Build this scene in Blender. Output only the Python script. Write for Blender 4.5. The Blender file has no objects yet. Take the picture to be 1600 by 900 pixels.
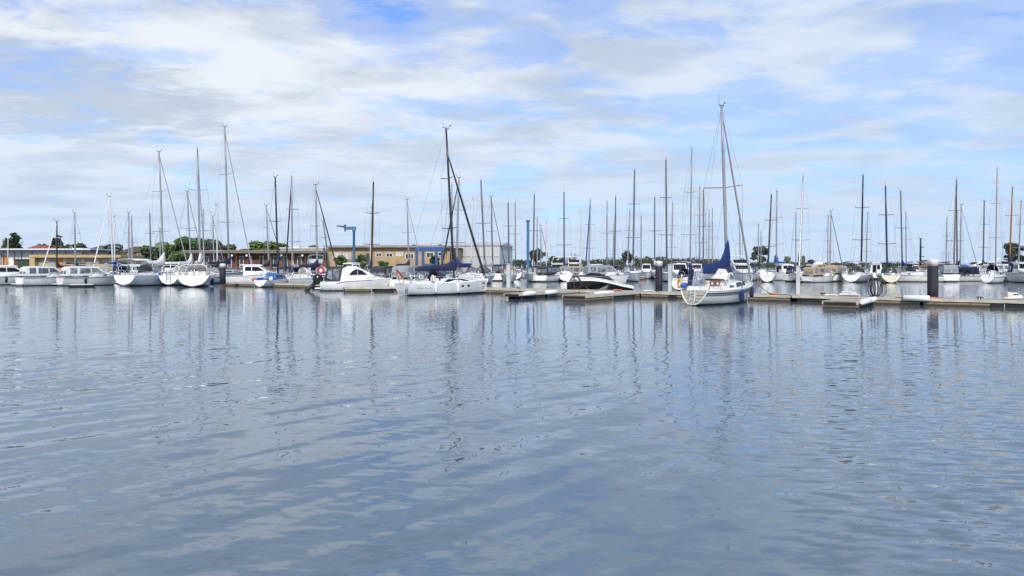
import bpy, math, random
from mathutils import Vector, Matrix
import numpy as np

R = math.radians
random.seed(7)
scn = bpy.context.scene
COL = scn.collection

# ------------------------------------------------------------------ camera
FPX, CAM_H, HY = 1155.0, 2.7, 412.0        # focal length in photo pixels, eye height, horizon row
cd = bpy.data.cameras.new('camera')
cam = bpy.data.objects.new('camera', cd)
COL.objects.link(cam)
cam.location = (0, 0, CAM_H)
cam.rotation_euler = (R(90), 0, 0)
cd.sensor_width = 36.0
cd.lens = 36.0 * FPX / 1600.0
cd.shift_y = -(450.0 - HY) / 1600.0
cd.clip_start, cd.clip_end = 0.1, 20000
scn.camera = cam

# ------------------------------------------------------------------ sky, sun, exposure
SUN_EL, SUN_AZ = 38.0, 177.0                # azimuth clockwise from +y: behind the viewer
scn.view_settings.view_transform = 'Standard'
scn.view_settings.look = 'None'
scn.view_settings.exposure = 0.6
scn.view_settings.gamma = 1.0
scn.view_settings.use_curve_mapping = False


def nd(nt, typ, **kw):
    n = nt.nodes.new(typ)
    for k, v in kw.items():
        if k.startswith('i_'):
            key = k[2:]
            key = int(key) if key.isdigit() else key.replace('_', ' ')
            if isinstance(v, bpy.types.NodeSocket):
                nt.links.new(v, n.inputs[key])
            else:
                n.inputs[key].default_value = v
        else:
            setattr(n, k, v)
    return n


def mth(nt, op, a, b=None, clamp=False):
    n = nt.nodes.new('ShaderNodeMath')
    n.operation = op
    n.use_clamp = clamp
    for i, v in enumerate((a, b)):
        if v is None:
            continue
        if isinstance(v, bpy.types.NodeSocket):
            nt.links.new(v, n.inputs[i])
        else:
            n.inputs[i].default_value = v
    return n.outputs[0]


def maprange(nt, v, a, b, c, d, smooth=True):
    n = nt.nodes.new('ShaderNodeMapRange')
    n.interpolation_type = 'SMOOTHSTEP' if smooth else 'LINEAR'
    nt.links.new(v, n.inputs['Value'])
    for k, x in zip(('From Min', 'From Max', 'To Min', 'To Max'), (a, b, c, d)):
        n.inputs[k].default_value = x
    return n.outputs[0]


def mixc(nt, fac, a, b):
    n = nt.nodes.new('ShaderNodeMix')
    n.data_type = 'RGBA'
    for idx, v in ((0, fac), (6, a), (7, b)):
        if isinstance(v, bpy.types.NodeSocket):
            nt.links.new(v, n.inputs[idx])
        else:
            n.inputs[idx].default_value = v if idx == 0 else (*v, 1)
    return n.outputs[2]


def make_world():
    w = bpy.data.worlds.new('World')
    scn.world = w
    w.use_nodes = True
    nt = w.node_tree
    nt.nodes.clear()
    sky = nd(nt, 'ShaderNodeTexSky', sky_type='NISHITA', sun_disc=False, sun_elevation=R(SUN_EL),
             sun_rotation=R(SUN_AZ), air_density=1.0, dust_density=0.6, ozone_density=2.5)
    tint = mixc(nt, 1.0, sky.outputs[0], (0, 0, 0))
    tint = nt.nodes[-1]
    tint.blend_type = 'MULTIPLY'
    tint.inputs[7].default_value = (0.36, 0.555, 0.90, 1)
    bg_sky = nd(nt, 'ShaderNodeBackground', i_Color=tint.outputs[2], i_Strength=0.15)
    g = nd(nt, 'ShaderNodeTexCoord').outputs['Generated']
    sx = nd(nt, 'ShaderNodeSeparateXYZ', i_0=g)
    zc = mth(nt, 'MAXIMUM', sx.outputs[2], 0.0)
    den = mth(nt, 'ADD', zc, 0.11)
    px = mth(nt, 'DIVIDE', sx.outputs[0], den)
    py = mth(nt, 'DIVIDE', sx.outputs[1], den)
    P = nd(nt, 'ShaderNodeCombineXYZ', i_0=px, i_1=py, i_2=0.0).outputs[0]

    def noise(scale, detail, rough, off, dist=0.0, stretch=(1, 1, 1), rot=0.0):
        m = nd(nt, 'ShaderNodeMapping', i_Vector=P, i_Location=off, i_Rotation=(0, 0, rot), i_Scale=stretch)
        n = nd(nt, 'ShaderNodeTexNoise', noise_dimensions='3D', i_Vector=m.outputs[0], i_Scale=scale,
               i_Detail=detail, i_Roughness=rough, i_Distortion=dist)
        return n.outputs['Fac']
    n_big = noise(1.05, 2.0, 0.5, (3.1, 1.7, 0.0), 0.15, (1, 1, 1), R(20))
    n_mid = noise(3.0, 9.0, 0.57, (7.3, 2.2, 1.0), 0.25, (0.9, 1.1, 1), R(-14))
    n_wisp = noise(4.2, 9.0, 0.62, (1.3, 9.2, 4.0), 1.2, (0.65, 1.3, 1), R(-28))
    cover = mth(nt, 'ADD', mth(nt, 'MULTIPLY', n_big, 0.4), mth(nt, 'MULTIPLY', n_mid, 0.6))
    # fewer clouds to the right, a closed veil near the horizon
    side = maprange(nt, sx.outputs[0], -0.45, 0.5, 0.06, -0.012)
    hor = maprange(nt, zc, 0.0, 0.26, 0.10, 0.0)
    high = maprange(nt, zc, 0.36, 0.52, 0.0, -0.045)
    cover = mth(nt, 'ADD', mth(nt, 'ADD', cover, side), mth(nt, 'ADD', hor, high))

    def spot(x, y, r, amp):
        dv = nd(nt, 'ShaderNodeVectorMath', operation='DISTANCE', i_0=P, i_1=(x, y, 0))
        dd = mth(nt, 'ADD', dv.outputs['Value'], mth(nt, 'MULTIPLY', mth(nt, 'SUBTRACT', n_wisp, 0.5), r * 1.6))
        return maprange(nt, dd, 0.0, r, amp, 0.0)
    for x, y, r, amp in ((-0.40, 2.25, 0.32, -0.15), (-1.24, 2.10, 0.30, -0.14), (0.17, 2.12, 0.22, -0.15), (0.62, 3.2, 0.5, -0.05),
                         (-1.2, 2.9, 0.8, 0.07), (0.55, 2.5, 0.55, 0.07), (-0.45, 3.9, 0.5, 0.06)):
        cover = mth(nt, 'ADD', cover, spot(x, y, r, amp))
    fac = maprange(nt, cover, 0.35, 0.60, 0.0, 1.0)
    wisp = mth(nt, 'MULTIPLY', maprange(nt, n_wisp, 0.52, 0.75, 0.0, 1.0), 0.45)
    fac = mth(nt, 'MAXIMUM', fac, wisp)
    # thin veil everywhere except in the few clear gaps
    gap = maprange(nt, cover, 0.30, 0.42, 0.16, 0.62)
    fac = mth(nt, 'MAXIMUM', fac, gap)
    fac = mth(nt, 'MAXIMUM', fac, maprange(nt, zc, 0.0, 0.16, 1.0, 0.0))
    # thick parts of the cloud are greyer underneath, thin parts glow
    thick = noise(2.1, 9.0, 0.58, (2.4, 5.5, 2.0), 0.25, (0.85, 1.15, 1), R(-12))
    shade = maprange(nt, mth(nt, 'ADD', thick, spot(-1.72, 2.85, 0.80, 0.26)), 0.38, 0.68, 0.0, 1.0)
    ccol = mixc(nt, shade, (0.86, 0.915, 0.985), (0.55, 0.635, 0.76))
    ccol = mixc(nt, maprange(nt, sx.outputs[0], -0.3, 0.5, 0.0, 0.42), ccol, (0.48, 0.665, 0.94))
    ccol = mixc(nt, maprange(nt, zc, 0.0, 0.24, 0.80, 0.0), ccol, (0.60, 0.75, 0.965))
    bg_cl = nd(nt, 'ShaderNodeBackground', i_Color=ccol, i_Strength=0.65)
    mix = nd(nt, 'ShaderNodeMixShader', i_0=fac, i_1=bg_sky.outputs[0], i_2=bg_cl.outputs[0])
    out = nd(nt, 'ShaderNodeOutputWorld', i_0=mix.outputs[0])


make_world()
sd = bpy.data.lights.new('sun', 'SUN')
sun = bpy.data.objects.new('sun', sd)
COL.objects.link(sun)
sd.energy = 2.6
sd.angle = R(10)
sd.color = (1.0, 0.95, 0.88)
_a, _e = R(SUN_AZ), R(SUN_EL)
_to = Vector((math.sin(_a) * math.cos(_e), math.cos(_a) * math.cos(_e), math.sin(_e)))
sun.rotation_euler = _to.to_track_quat('Z', 'Y').to_euler()


# ------------------------------------------------------------------ helpers
def dist(py):                                # distance of a point on the water seen at photo row py
    return FPX * CAM_H / (py - HY)


def X(px, d):
    return (px - 800.0) / FPX * d


def Zat(py, d):
    return CAM_H - (py - HY) / FPX * d


class MB:
    """collects geometry for ONE mesh object"""

    def __init__(s):
        s.v, s.f, s.m, s.sm = [], [], [], []

    def add(s, vs, fs, mi=0, smooth=False):
        o = len(s.v)
        s.v += [tuple(p) for p in vs]
        for f in fs:
            s.f.append([i + o for i in f])
            s.m.append(mi)
            s.sm.append(smooth)
        return s

    def box(s, c, size, rz=0.0, mi=0):
        x, y, z = (k / 2 for k in size)
        ca, sa = math.cos(rz), math.sin(rz)
        vs = []
        for dz in (-z, z):
            for dx, dy in ((-x, -y), (x, -y), (x, y), (-x, y)):
                vs.append((c[0] + dx * ca - dy * sa, c[1] + dx * sa + dy * ca, c[2] + dz))
        return s.add(vs, [(3, 2, 1, 0), (4, 5, 6, 7), (0, 1, 5, 4), (1, 2, 6, 5), (2, 3, 7, 6), (3, 0, 4, 7)], mi)

    def bb(s, a, b, mi=0):
        c = [(a[i] + b[i]) / 2 for i in range(3)]
        return s.box(c, [abs(b[i] - a[i]) for i in range(3)], 0, mi)

    def tube(s, pts, r, n=6, closed=False, mi=0, smooth=True, sq=1.0):
        pts = [Vector(p) for p in pts]
        k = len(pts)
        rs = [r] * k if not hasattr(r, '__len__') else r
        o = len(s.v)
        prev = None
        for i, p in enumerate(pts):
            if closed:
                t = pts[(i + 1) % k] - pts[i - 1]
            else:
                t = pts[min(i + 1, k - 1)] - pts[max(i - 1, 0)]
            t = t.normalized() if t.length > 1e-9 else Vector((0, 0, 1))
            if prev is None:
                up = Vector((0, 0, 1)) if abs(t.z) < 0.9 else Vector((1, 0, 0))
                a = t.cross(up).normalized()
            else:
                a = (prev - t * prev.dot(t))
                a = a.normalized() if a.length > 1e-6 else t.orthogonal().normalized()
            prev = a
            b = t.cross(a)
            for j in range(n):
                q = 2 * math.pi * j / n
                s.v.append(tuple(p + a * (math.cos(q) * rs[i]) + b * (math.sin(q) * rs[i] * sq)))
        for i in range(k if closed else k - 1):
            i2 = (i + 1) % k
            for j in range(n):
                j2 = (j + 1) % n
                s.f.append([o + i * n + j, o + i * n + j2, o + i2 * n + j2, o + i2 * n + j])
                s.m.append(mi)
                s.sm.append(smooth)
        if not closed:
            s.f.append([o + j for j in range(n)][::-1])
            s.f.append([o + (k - 1) * n + j for j in range(n)])
            s.m += [mi, mi]
            s.sm += [False, False]
        return s

    def rings(s, rr, closed=True, cap0=True, cap1=True, mi=0, smooth=True):
        o = len(s.v)
        n = len(rr[0])
        for ring in rr:
            s.v += [tuple(p) for p in ring]
        for i in range(len(rr) - 1):
            for j in range(n if closed else n - 1):
                j2 = (j + 1) % n
                s.f.append([o + i * n + j, o + i * n + j2, o + (i + 1) * n + j2, o + (i + 1) * n + j])
                s.m.append(mi)
                s.sm.append(smooth)
        if cap0:
            s.f.append([o + j for j in range(n)][::-1])
            s.m.append(mi)
            s.sm.append(False)
        if cap1:
            s.f.append([o + (len(rr) - 1) * n + j for j in range(n)])
            s.m.append(mi)
            s.sm.append(False)
        return s

    def lathe(s, prof, c=(0, 0, 0), n=12, mi=0, smooth=True):
        rr = []
        for r, z in prof:
            rr.append([(c[0] + r * math.cos(2 * math.pi * j / n), c[1] + r * math.sin(2 * math.pi * j / n), c[2] + z)
                       for j in range(n)])
        return s.rings(rr, True, True, True, mi, smooth)

    def prism(s, pts, wf, mi=0, y0=0.0):
        """side outline (x, z) pushed across y; half width wf(x, z)"""
        k = len(pts)
        vs = [(x, y0 + wf(x, z), z) for x, z in pts] + [(x, y0 - wf(x, z), z) for x, z in pts]
        fs = [list(range(k)), list(range(k, 2 * k))[::-1]]
        for i in range(k):
            j = (i + 1) % k
            fs.append([i, i + k, j + k, j])
        return s.add(vs, fs, mi)

    def panel(s, pts, wf, sgn, out=0.012, th=0.03, mi=0):
        """thin pane with side outline (x, z) lying on the flank given by wf"""
        k = len(pts)
        vs = [(x, sgn * (wf(x, z) + out), z) for x, z in pts] + [(x, sgn * (wf(x, z) - th), z) for x, z in pts]
        fs = [list(range(k)), list(range(k, 2 * k))[::-1]]
        for i in range(k):
            j = (i + 1) % k
            fs.append([i, i + k, j + k, j])
        return s.add(vs, fs, mi)

    def build(s, name, mats, parent=None, fix=True):
        me = bpy.data.meshes.new(name)
        me.from_pydata(s.v, [], s.f)
        for m in (mats if isinstance(mats, (list, tuple)) else [mats]):
            me.materials.append(m)
        me.polygons.foreach_set('material_index', s.m)
        me.polygons.foreach_set('use_smooth', s.sm)
        if fix and len(s.f) < 6000:
            import bmesh
            b = bmesh.new()
            b.from_mesh(me)
            bmesh.ops.recalc_face_normals(b, faces=b.faces)
            b.to_mesh(me)
            b.free()
        me.update()
        o = bpy.data.objects.new(name, me)
        COL.objects.link(o)
        if parent is not None:
            o.parent = parent
        return o


def tag(o, label=None, cat=None, group=None, kind=None):
    if label:
        o['label'] = label
    if cat:
        o['category'] = cat
    if group:
        o['group'] = group
    if kind:
        o['kind'] = kind
    return o


def empty(name, loc, rz=0.0, label=None, cat=None, group=None):
    o = bpy.data.objects.new(name, None)
    COL.objects.link(o)
    o.location = loc
    o.rotation_euler = (0, 0, rz)
    o.empty_display_size = 0.3
    return tag(o, label, cat, group)


_mats = {}


def mat(name, col, rough=0.5, metal=0.0, var=0.12, scale=3.0, alpha=None, spec=None, stretch=None, col2=None, trans=0.0,
        bump=0.0):
    if name in _mats:
        return _mats[name]
    m = bpy.data.materials.new(name)
    m.use_nodes = True
    nt = m.node_tree
    b = nt.nodes['Principled BSDF']
    co = nd(nt, 'ShaderNodeTexCoord').outputs['Object']
    mp = nd(nt, 'ShaderNodeMapping', i_Vector=co, i_Scale=stretch or (1, 1, 1)).outputs[0]
    n = nd(nt, 'ShaderNodeTexNoise', i_Vector=mp, i_Scale=scale, i_Detail=5.0, i_Roughness=0.6)
    c2 = col2 or tuple(max(0.0, c * (1 - 2.2 * var)) for c in col)
    c1 = tuple(min(1.0, c * (1 + 0.5 * var)) for c in col)
    f = maprange(nt, n.outputs['Fac'], 0.35, 0.7, 0.0, 1.0)
    nt.links.new(mixc(nt, f, c1, c2), b.inputs['Base Color'])
    b.inputs['Roughness'].default_value = rough
    b.inputs['Metallic'].default_value = metal
    if spec is not None:
        b.inputs['Specular IOR Level'].default_value = spec
    if trans:
        b.inputs['Transmission Weight'].default_value = trans
    if bump:
        bn = nd(nt, 'ShaderNodeBump', i_Strength=bump, i_Distance=0.02, i_Height=n.outputs['Fac'])
        nt.links.new(bn.outputs[0], b.inputs['Normal'])
    _mats[name] = m
    return m


WHITE = mat('gelcoat_white', (0.80, 0.80, 0.79), 0.22, var=0.05, scale=1.5)


def hullmat(name, col):
    m = mat(name, col, 0.22, var=0.05, scale=1.5)
    nt = m.node_tree
    b = nt.nodes['Principled BSDF']
    src = b.inputs['Base Color'].links[0].from_socket
    co = nd(nt, 'ShaderNodeTexCoord').outputs['Object']
    z = nd(nt, 'ShaderNodeSeparateXYZ', i_0=co).outputs[2]
    st = nd(nt, 'ShaderNodeTexNoise', i_Vector=nd(nt, 'ShaderNodeMapping', i_Vector=co, i_Scale=(2.2, 2.2, .25)).outputs[0], i_Scale=2.0, i_Detail=5.0).outputs['Fac']
    zz = mth(nt, 'ADD', z, mth(nt, 'MULTIPLY', mth(nt, 'SUBTRACT', st, .5), .5))
    f = maprange(nt, zz, .08, .36, .5, 0)             # scum above the waterline
    c = mixc(nt, f, src, (.34, .30, .20))
    run = mth(nt, 'MULTIPLY', maprange(nt, st, .58, .72, 0, 1), .14)   # rain streaks
    nt.links.new(mixc(nt, run, c, (.38, .37, .34)), b.inputs['Base Color'])
    return m


HULLW = hullmat('hull_white', (0.80, 0.80, 0.79))
OFFW = mat('gelcoat_offwhite', (0.70, 0.69, 0.65), 0.3, var=0.07, scale=1.5)
CREAM = mat('gelcoat_cream', (0.66, 0.60, 0.48), 0.3, var=0.08)
GREYG = mat('gelcoat_grey', (0.50, 0.52, 0.54), 0.3, var=0.07)
NAVYH = mat('gelcoat_navy', (0.012, 0.018, 0.045), 0.15, var=0.1)
BLACKH = mat('gelcoat_black', (0.010, 0.011, 0.014), 0.15, var=0.1)
BLUEH = mat('gelcoat_blue', (0.03, 0.13, 0.42), 0.25, var=0.1)
DECK = mat('deck_nonslip', (0.62, 0.62, 0.60), 0.7, var=0.10, scale=6)
BOOT = mat('boot_top_dark', (0.018, 0.022, 0.035), 0.5, var=0.2)
BOOTB = mat('boot_top_blue', (0.02, 0.05, 0.16), 0.5, var=0.2)
BOOTR = mat('boot_top_red', (0.16, 0.025, 0.02), 0.5, var=0.2)
ALU = mat('mast_aluminium', (0.27, 0.28, 0.30), 0.45, 0.15, var=0.08, scale=0.8)
ALUD = mat('mast_dull_grey', (0.12, 0.125, 0.135), 0.5, 0.1, var=0.1, scale=0.8)
ALUK = mat('mast_black', (0.018, 0.019, 0.022), 0.35, var=0.1)
ALUW = mat('mast_white', (0.55, 0.55, 0.54), 0.4, var=0.05)
WOODM = mat('mast_varnished', (0.30, 0.13, 0.045), 0.35, var=0.2, stretch=(4, 4, .3))
WOOD = mat('varnished_wood', (0.27, 0.10, 0.04), 0.35, var=0.25, stretch=(1, 1, 6))
TEAK = mat('teak', (0.36, 0.24, 0.13), 0.6, var=0.2, stretch=(1, 8, 1))
WIRE = mat('steel_wire', (0.30, 0.31, 0.33), 0.4, 0.5, var=0.05)
STEEL = mat('stainless_steel', (0.60, 0.61, 0.63), 0.25, 0.8, var=0.05)
GLASS = mat('tinted_window', (0.012, 0.015, 0.02), 0.08, var=0.2, spec=0.25)
GLASSB = mat('pale_window', (0.10, 0.13, 0.16), 0.08, var=0.3, spec=0.3)
VINYL = mat('clear_vinyl', (0.20, 0.225, 0.26), 0.15, var=0.35, scale=2, spec=0.3)
CV_ROYAL = mat('canvas_royal_blue', (0.004, 0.021, 0.115), 0.75, var=0.15, bump=0.4)
CV_NAVY = mat('canvas_navy', (0.012, 0.018, 0.06), 0.75, var=0.15, bump=0.4)
CV_BLUE = mat('canvas_bright_blue', (0.02, 0.12, 0.45), 0.75, var=0.15, bump=0.4)
CV_WHITE = mat('canvas_white', (0.68, 0.68, 0.66), 0.8, var=0.1, bump=0.4)
CV_GREY = mat('canvas_grey', (0.30, 0.31, 0.33), 0.8, var=0.12, bump=0.4)
CV_DARK = mat('canvas_charcoal', (0.035, 0.037, 0.042), 0.8, var=0.15, bump=0.4)
CV_TAN = mat('canvas_tan', (0.42, 0.31, 0.18), 0.8, var=0.15, bump=0.4)
CV_GREEN = mat('canvas_green', (0.03, 0.09, 0.05), 0.8, var=0.15, bump=0.4)
CV_BROWN = mat('canvas_brown', (0.13, 0.07, 0.04), 0.8, var=0.15, bump=0.4)
RUB = mat('rubber_black', (0.012, 0.012, 0.013), 0.6, var=0.2)
PLY = mat('plastic_yellow', (0.65, 0.36, 0.04), 0.4, var=0.1)
PLR = mat('plastic_red', (0.52, 0.04, 0.03), 0.4, var=0.1)
PLW = mat('plastic_white', (0.74, 0.74, 0.73), 0.4, var=0.06)
ORANGE = mat('plastic_orange', (0.62, 0.17, 0.04), 0.5, var=0.12)
ROPE = mat('rope_dark', (0.05, 0.05, 0.055), 0.8, var=0.2)
ROPEW = mat('rope_pale', (0.45, 0.43, 0.38), 0.8, var=0.2)
MIDBLUE = mat('canvas_fender_blue', (0.010, 0.022, 0.12), 0.8, var=0.15)

# ------------------------------------------------------------------ water and land
def make_water():
    m = bpy.data.materials.new('harbour_water')
    m.use_nodes = True
    nt = m.node_tree
    b = nt.nodes['Principled BSDF']
    b.inputs['Base Color'].default_value = (0.088, 0.130, 0.165, 1)
    b.inputs['Roughness'].default_value = 0.02
    b.inputs['IOR'].default_value = 1.55
    pos = nd(nt, 'ShaderNodeNewGeometry').outputs['Position']
    sx = nd(nt, 'ShaderNodeSeparateXYZ', i_0=pos)
    gust = nd(nt, 'ShaderNodeTexNoise', noise_dimensions='2D', i_Vector=pos, i_Scale=0.11, i_Detail=2.0).outputs['Fac']
    right = maprange(nt, mth(nt, 'SUBTRACT', sx.outputs[0], mth(nt, 'MULTIPLY', sx.outputs[1], .2)), 0.0, 2.2, 0.0, 1.0)
    far = maprange(nt, sx.outputs[1], 7.0, 22.0, 0.0, 1.0)
    # the breeze reaches the right-hand side and the middle distance, the left foreground lies in the lee
    g1 = mth(nt, 'ADD', mth(nt, 'MULTIPLY', gust, 1.3), mth(nt, 'MULTIPLY', right, 0.55))
    g1 = mth(nt, 'ADD', g1, mth(nt, 'MULTIPLY', far, 0.25))
    ripple = maprange(nt, g1, 0.55, 1.35, 0.10, 1.0)
    calm = maprange(nt, sx.outputs[1], 8.0, 34.0, 1.0, 0.12)     # sheltered water nearer the pier
    ripple = mth(nt, 'MULTIPLY', ripple, calm)
    lee = mth(nt, 'MULTIPLY', calm, maprange(nt, mth(nt, 'SUBTRACT', sx.outputs[0], mth(nt, 'MULTIPLY', sx.outputs[1], .12)), -0.8, 2.6, 1.0, 0.22))

    fine = maprange(nt, sx.outputs[1], 14.0, 32.0, 0.0, 0.58)
    acc = []

    def wave(phi, lx, ly, amp, detail, off, mask=None, rough=0.5, dist=0.0):
        mp = nd(nt, 'ShaderNodeMapping', vector_type='TEXTURE', i_Vector=pos, i_Location=(off, off * 0.7, 0),
                i_Rotation=(0, 0, R(phi)), i_Scale=(lx, ly, 1))
        n = nd(nt, 'ShaderNodeTexNoise', noise_dimensions='2D', i_Vector=mp.outputs[0], i_Scale=1.0, i_Detail=detail,
               i_Roughness=rough, i_Distortion=dist).outputs['Fac']
        v = mth(nt, 'MULTIPLY', mth(nt, 'SUBTRACT', n, 0.5), amp)
        if mask is not None:
            v = mth(nt, 'MULTIPLY', v, mask)
        acc.append((v, math.cos(R(phi)), math.sin(R(phi))))

    for w in WAVES:
        wave(*w[:6], mask=(calm, ripple, lee, fine)[w[6]])
    # a faint wake of parallel wavelets on the left
    tot = [None, None]
    for v, cx, cy in acc:
        for i, c in enumerate((cx, cy)):
            t = mth(nt, 'MULTIPLY', v, c)
            tot[i] = t if tot[i] is None else mth(nt, 'ADD', tot[i], t)
    nv = nd(nt, 'ShaderNodeCombineXYZ', i_0=tot[0], i_1=tot[1], i_2=1.0)
    nn = nd(nt, 'ShaderNodeVectorMath', operation='NORMALIZE', i_0=nv.outputs[0])
    nt.links.new(nn.outputs[0], b.inputs['Normal'])
    w = MB().add([(-4000, -60, 0), (4000, -60, 0), (4000, 9000, 0), (-4000, 9000, 0)], [(0, 1, 2, 3)])
    tag(w.build('water', m), kind='structure')


WAVES = [  # direction, length across, length along, slope, detail, offset, breeze-driven? (2 = lee side)
    (137, 0.48, 3.00, 0.36, 1.0, 13.0, 2),
    (114, 0.34, 0.85, 0.145, 1.5, 31.0, 0),
    (66, 0.26, 0.60, 0.09, 1.5, 57.0, 0),
    (82, 0.16, 0.55, 0.70, 1.5, 71.0, 1),
    (100, 0.10, 0.24, 0.36, 1.5, 91.0, 1),
    (20, 0.22, 0.30, 0.08, 1.0, 17.0, 0),
    (92, 0.07, 0.20, 0.15, 1.0, 43.0, 3),
]
make_water()

LAND = mat('quay_ground', (0.20, 0.19, 0.17), 0.9, var=0.2, scale=0.4, bump=0.3)
GRASS = mat('meadow_ground', (0.06, 0.09, 0.03), 0.95, var=0.3, scale=0.1)
QUAY = mat('quay_wall_stone', (0.16, 0.15, 0.14), 0.9, var=0.3, scale=1.2)
g = MB()
shore = [(-420, 128), (-60, 132), (-4, 133), (1, 140), (4, 420), (-420, 420)]
k = len(shore)
g.add([(x, y, 1.25) for x, y in shore], [list(range(k))])
tag(g.build('quayside_ground', LAND), kind='structure')
g = MB()
g.add([(x, y, 1.246) for x, y in shore] + [(x, y, -1.0) for x, y in shore],
      [(i, i + k, (i + 1) % k + k, (i + 1) % k) for i in range(k)])
tag(g.build('quay_wall', QUAY), 'weathered stone quay wall along the left shore', 'wall')
g = MB()
sh2 = [(-900, 430), (30, 470), (260, 500), (600, 620), (1500, 1200), (1500, 5000), (-900, 5000)]
k = len(sh2)
g.add([(x, y, 0.6) for x, y in sh2] + [(x, y, -1.0) for x, y in sh2],
      [list(range(k))] + [(i, i + k, (i + 1) % k + k, (i + 1) % k) for i in range(k)])
tag(g.build('far_shore', GRASS), kind='structure')


# ------------------------------------------------------------------ hulls
class Hull:
    def __init__(h, L, B, F, bow=1.35, stern=0.72, xm=0.0, rake=0.09, trake=0.0, kz=0.08, e0=0.38, e1=0.8, sheer_dip=0.0,
                 fine=2.1):
        h.L, h.B, h.F, h.bow, h.stern, h.xm = L, B, F, bow, stern, xm
        h.rake, h.trake, h.kz, h.e0, h.e1, h.dip, h.fine = rake * L, trake, kz, e0, e1, sheer_dip, fine

    def half(h, t):
        if t < 0.42:
            return h.B / 2 * (h.stern + (1 - h.stern) * math.sin(math.pi / 2 * t / 0.42))
        u = (t - 0.42) / 0.58
        return max(0.012, h.B / 2 * (1 - u ** h.fine))

    def zs(h, t):
        return h.F * (1 + (h.bow - 1) * t ** 1.8) - h.dip * math.sin(math.pi * t)

    def zk(h, t):
        return float(np.interp(t, [0, .3, .6, .9, 1], [h.kz, -.28, -.4, -.3, -.18]))

    def pt(h, t, z):
        zs, zk = h.zs(t), h.zk(t)
        s = min(1.0, max(0.0, (z - zk) / (zs - zk)))
        e = h.e0 + (h.e1 - h.e0) * t ** 3
        y = h.half(t) * s ** e
        x = h.L * t - h.rake * (1 - s) * t ** 5 + h.trake * s * (1 - t) ** 5
        return x - h.xm, y, z

    def build(h, parent, side, boot, stripe=None, bands=None, boot_z=0.12, nt_=16, transom=None, name='hull'):
        """bands: list of (height below the sheer, material index) from the waterline up"""
        mats = [side, boot, stripe or side, transom or side]
        m = MB()
        ts = [0.0, .02] + [i / nt_ for i in range(1, nt_)] + [0.965, 0.99, 1.0]
        rr = []
        for t in ts:
            zs, zk = h.zs(t), h.zk(t)
            bz = max(boot_z * (0.75 + 0.5 * t), zk + 0.003)
            zz = [zk, zk + (bz - zk) * .5, bz]
            zz += [bz + (zs - .20 - bz) * f for f in (.25, .5, .75, 1.0)]
            zz += [zs - .11, zs - .05, zs]
            rr.append([h.pt(t, z) for z in zz])
        nz = len(rr[0])
        mi = [1, 1, 0, 0, 0, 0, 2, 0, 0] if stripe else [1, 1, 0, 0, 0, 0, 0, 0, 0]
        for sg in (1, -1):
            o = len(m.v)
            for r_ in rr:
                m.v += [(x, sg * y, z) for x, y, z in r_]
            for i in range(len(ts) - 1):
                for j in range(nz - 1):
                    a = o + i * nz + j
                    q = [a, a + nz, a + nz + 1, a + 1]
                    m.f.append(q if sg < 0 else q[::-1])
                    m.m.append(mi[j])
                    m.sm.append(True)
        r0 = rr[0]
        m.add([(x, y, z) for x, y, z in r0] + [(x, -y, z) for x, y, z in r0[::-1]], [list(range(2 * nz))], 3)
        return m.build(name, mats, parent, fix=False)

    def deck(h, parent, ma, drop=0.05, camber=0.05, name='deck'):
        m = MB()
        ts = [0.0] + [i / 12 for i in range(1, 12)] + [0.97, 0.995]
        rr = []
        for t in ts:
            x, y, z = h.pt(t, h.zs(t) - drop)
            rr.append([(x, y, z), (x, y * .5, z + camber * .8), (x, 0, z + camber), (x, -y * .5, z + camber * .8), (x, -y, z)])
        m.rings(rr, False, False, False)
        return m.build(name, ma, parent)

    def tx(h, x):                                  # local x -> station
        return (x + h.xm) / h.L


def hull_rail(h, parent, t0, t1, hgt, n, ma=STEEL, r=0.014, bowrail=True, name='guard_rail'):
    """stanchions with two wires, joined to a bow pulpit"""
    m = MB()
    top = {1: [], -1: []}
    for sg in (1, -1):
        for i in range(n + 1):
            t = t0 + (t1 - t0) * i / n
            x, y, z = h.pt(t, h.zs(t))
            p = (x, sg * y * .95, z + hgt)
            m.tube([(x, sg * y * .95, z - .03), p], r, 5)
            top[sg].append(p)
    if bowrail:
        x, y, z = h.pt(.985, h.zs(.985))
        nose = [(x + .02, 0, z + hgt + .06)]
        path = top[1] + nose + top[-1][::-1]
    else:
        path = None
    if path:
        m.tube(path, r, 5)
    else:
        for sg in (1, -1):
            m.tube(top[sg], r, 5)
    for sg in (1, -1):
        m.tube([(p[0], p[1], p[2] - hgt * .48) for p in top[sg]], r * .6, 4)
    return m.build(name, ma, parent)


def pushpit(h, parent, hgt=.6, r=.016, ma=STEEL, gate=False):
    m = MB()
    pts = []
    for t, f in ((.17, .95), (.03, .93)):
        x, y, z = h.pt(t, h.zs(t))
        pts.append((x, y * f, z + hgt))
        for sg in (1, -1):
            m.tube([(x, sg * y * f, z - .04), (x, sg * y * f, z + hgt)], r, 5)
    path = pts + [(p[0], -p[1], p[2]) for p in pts[::-1]]
    m.tube(path, r, 6)
    m.tube([(p[0], p[1], p[2] - hgt * .5) for p in path], r * .8, 5)
    return m.build('stern_rail', ma, parent)


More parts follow.
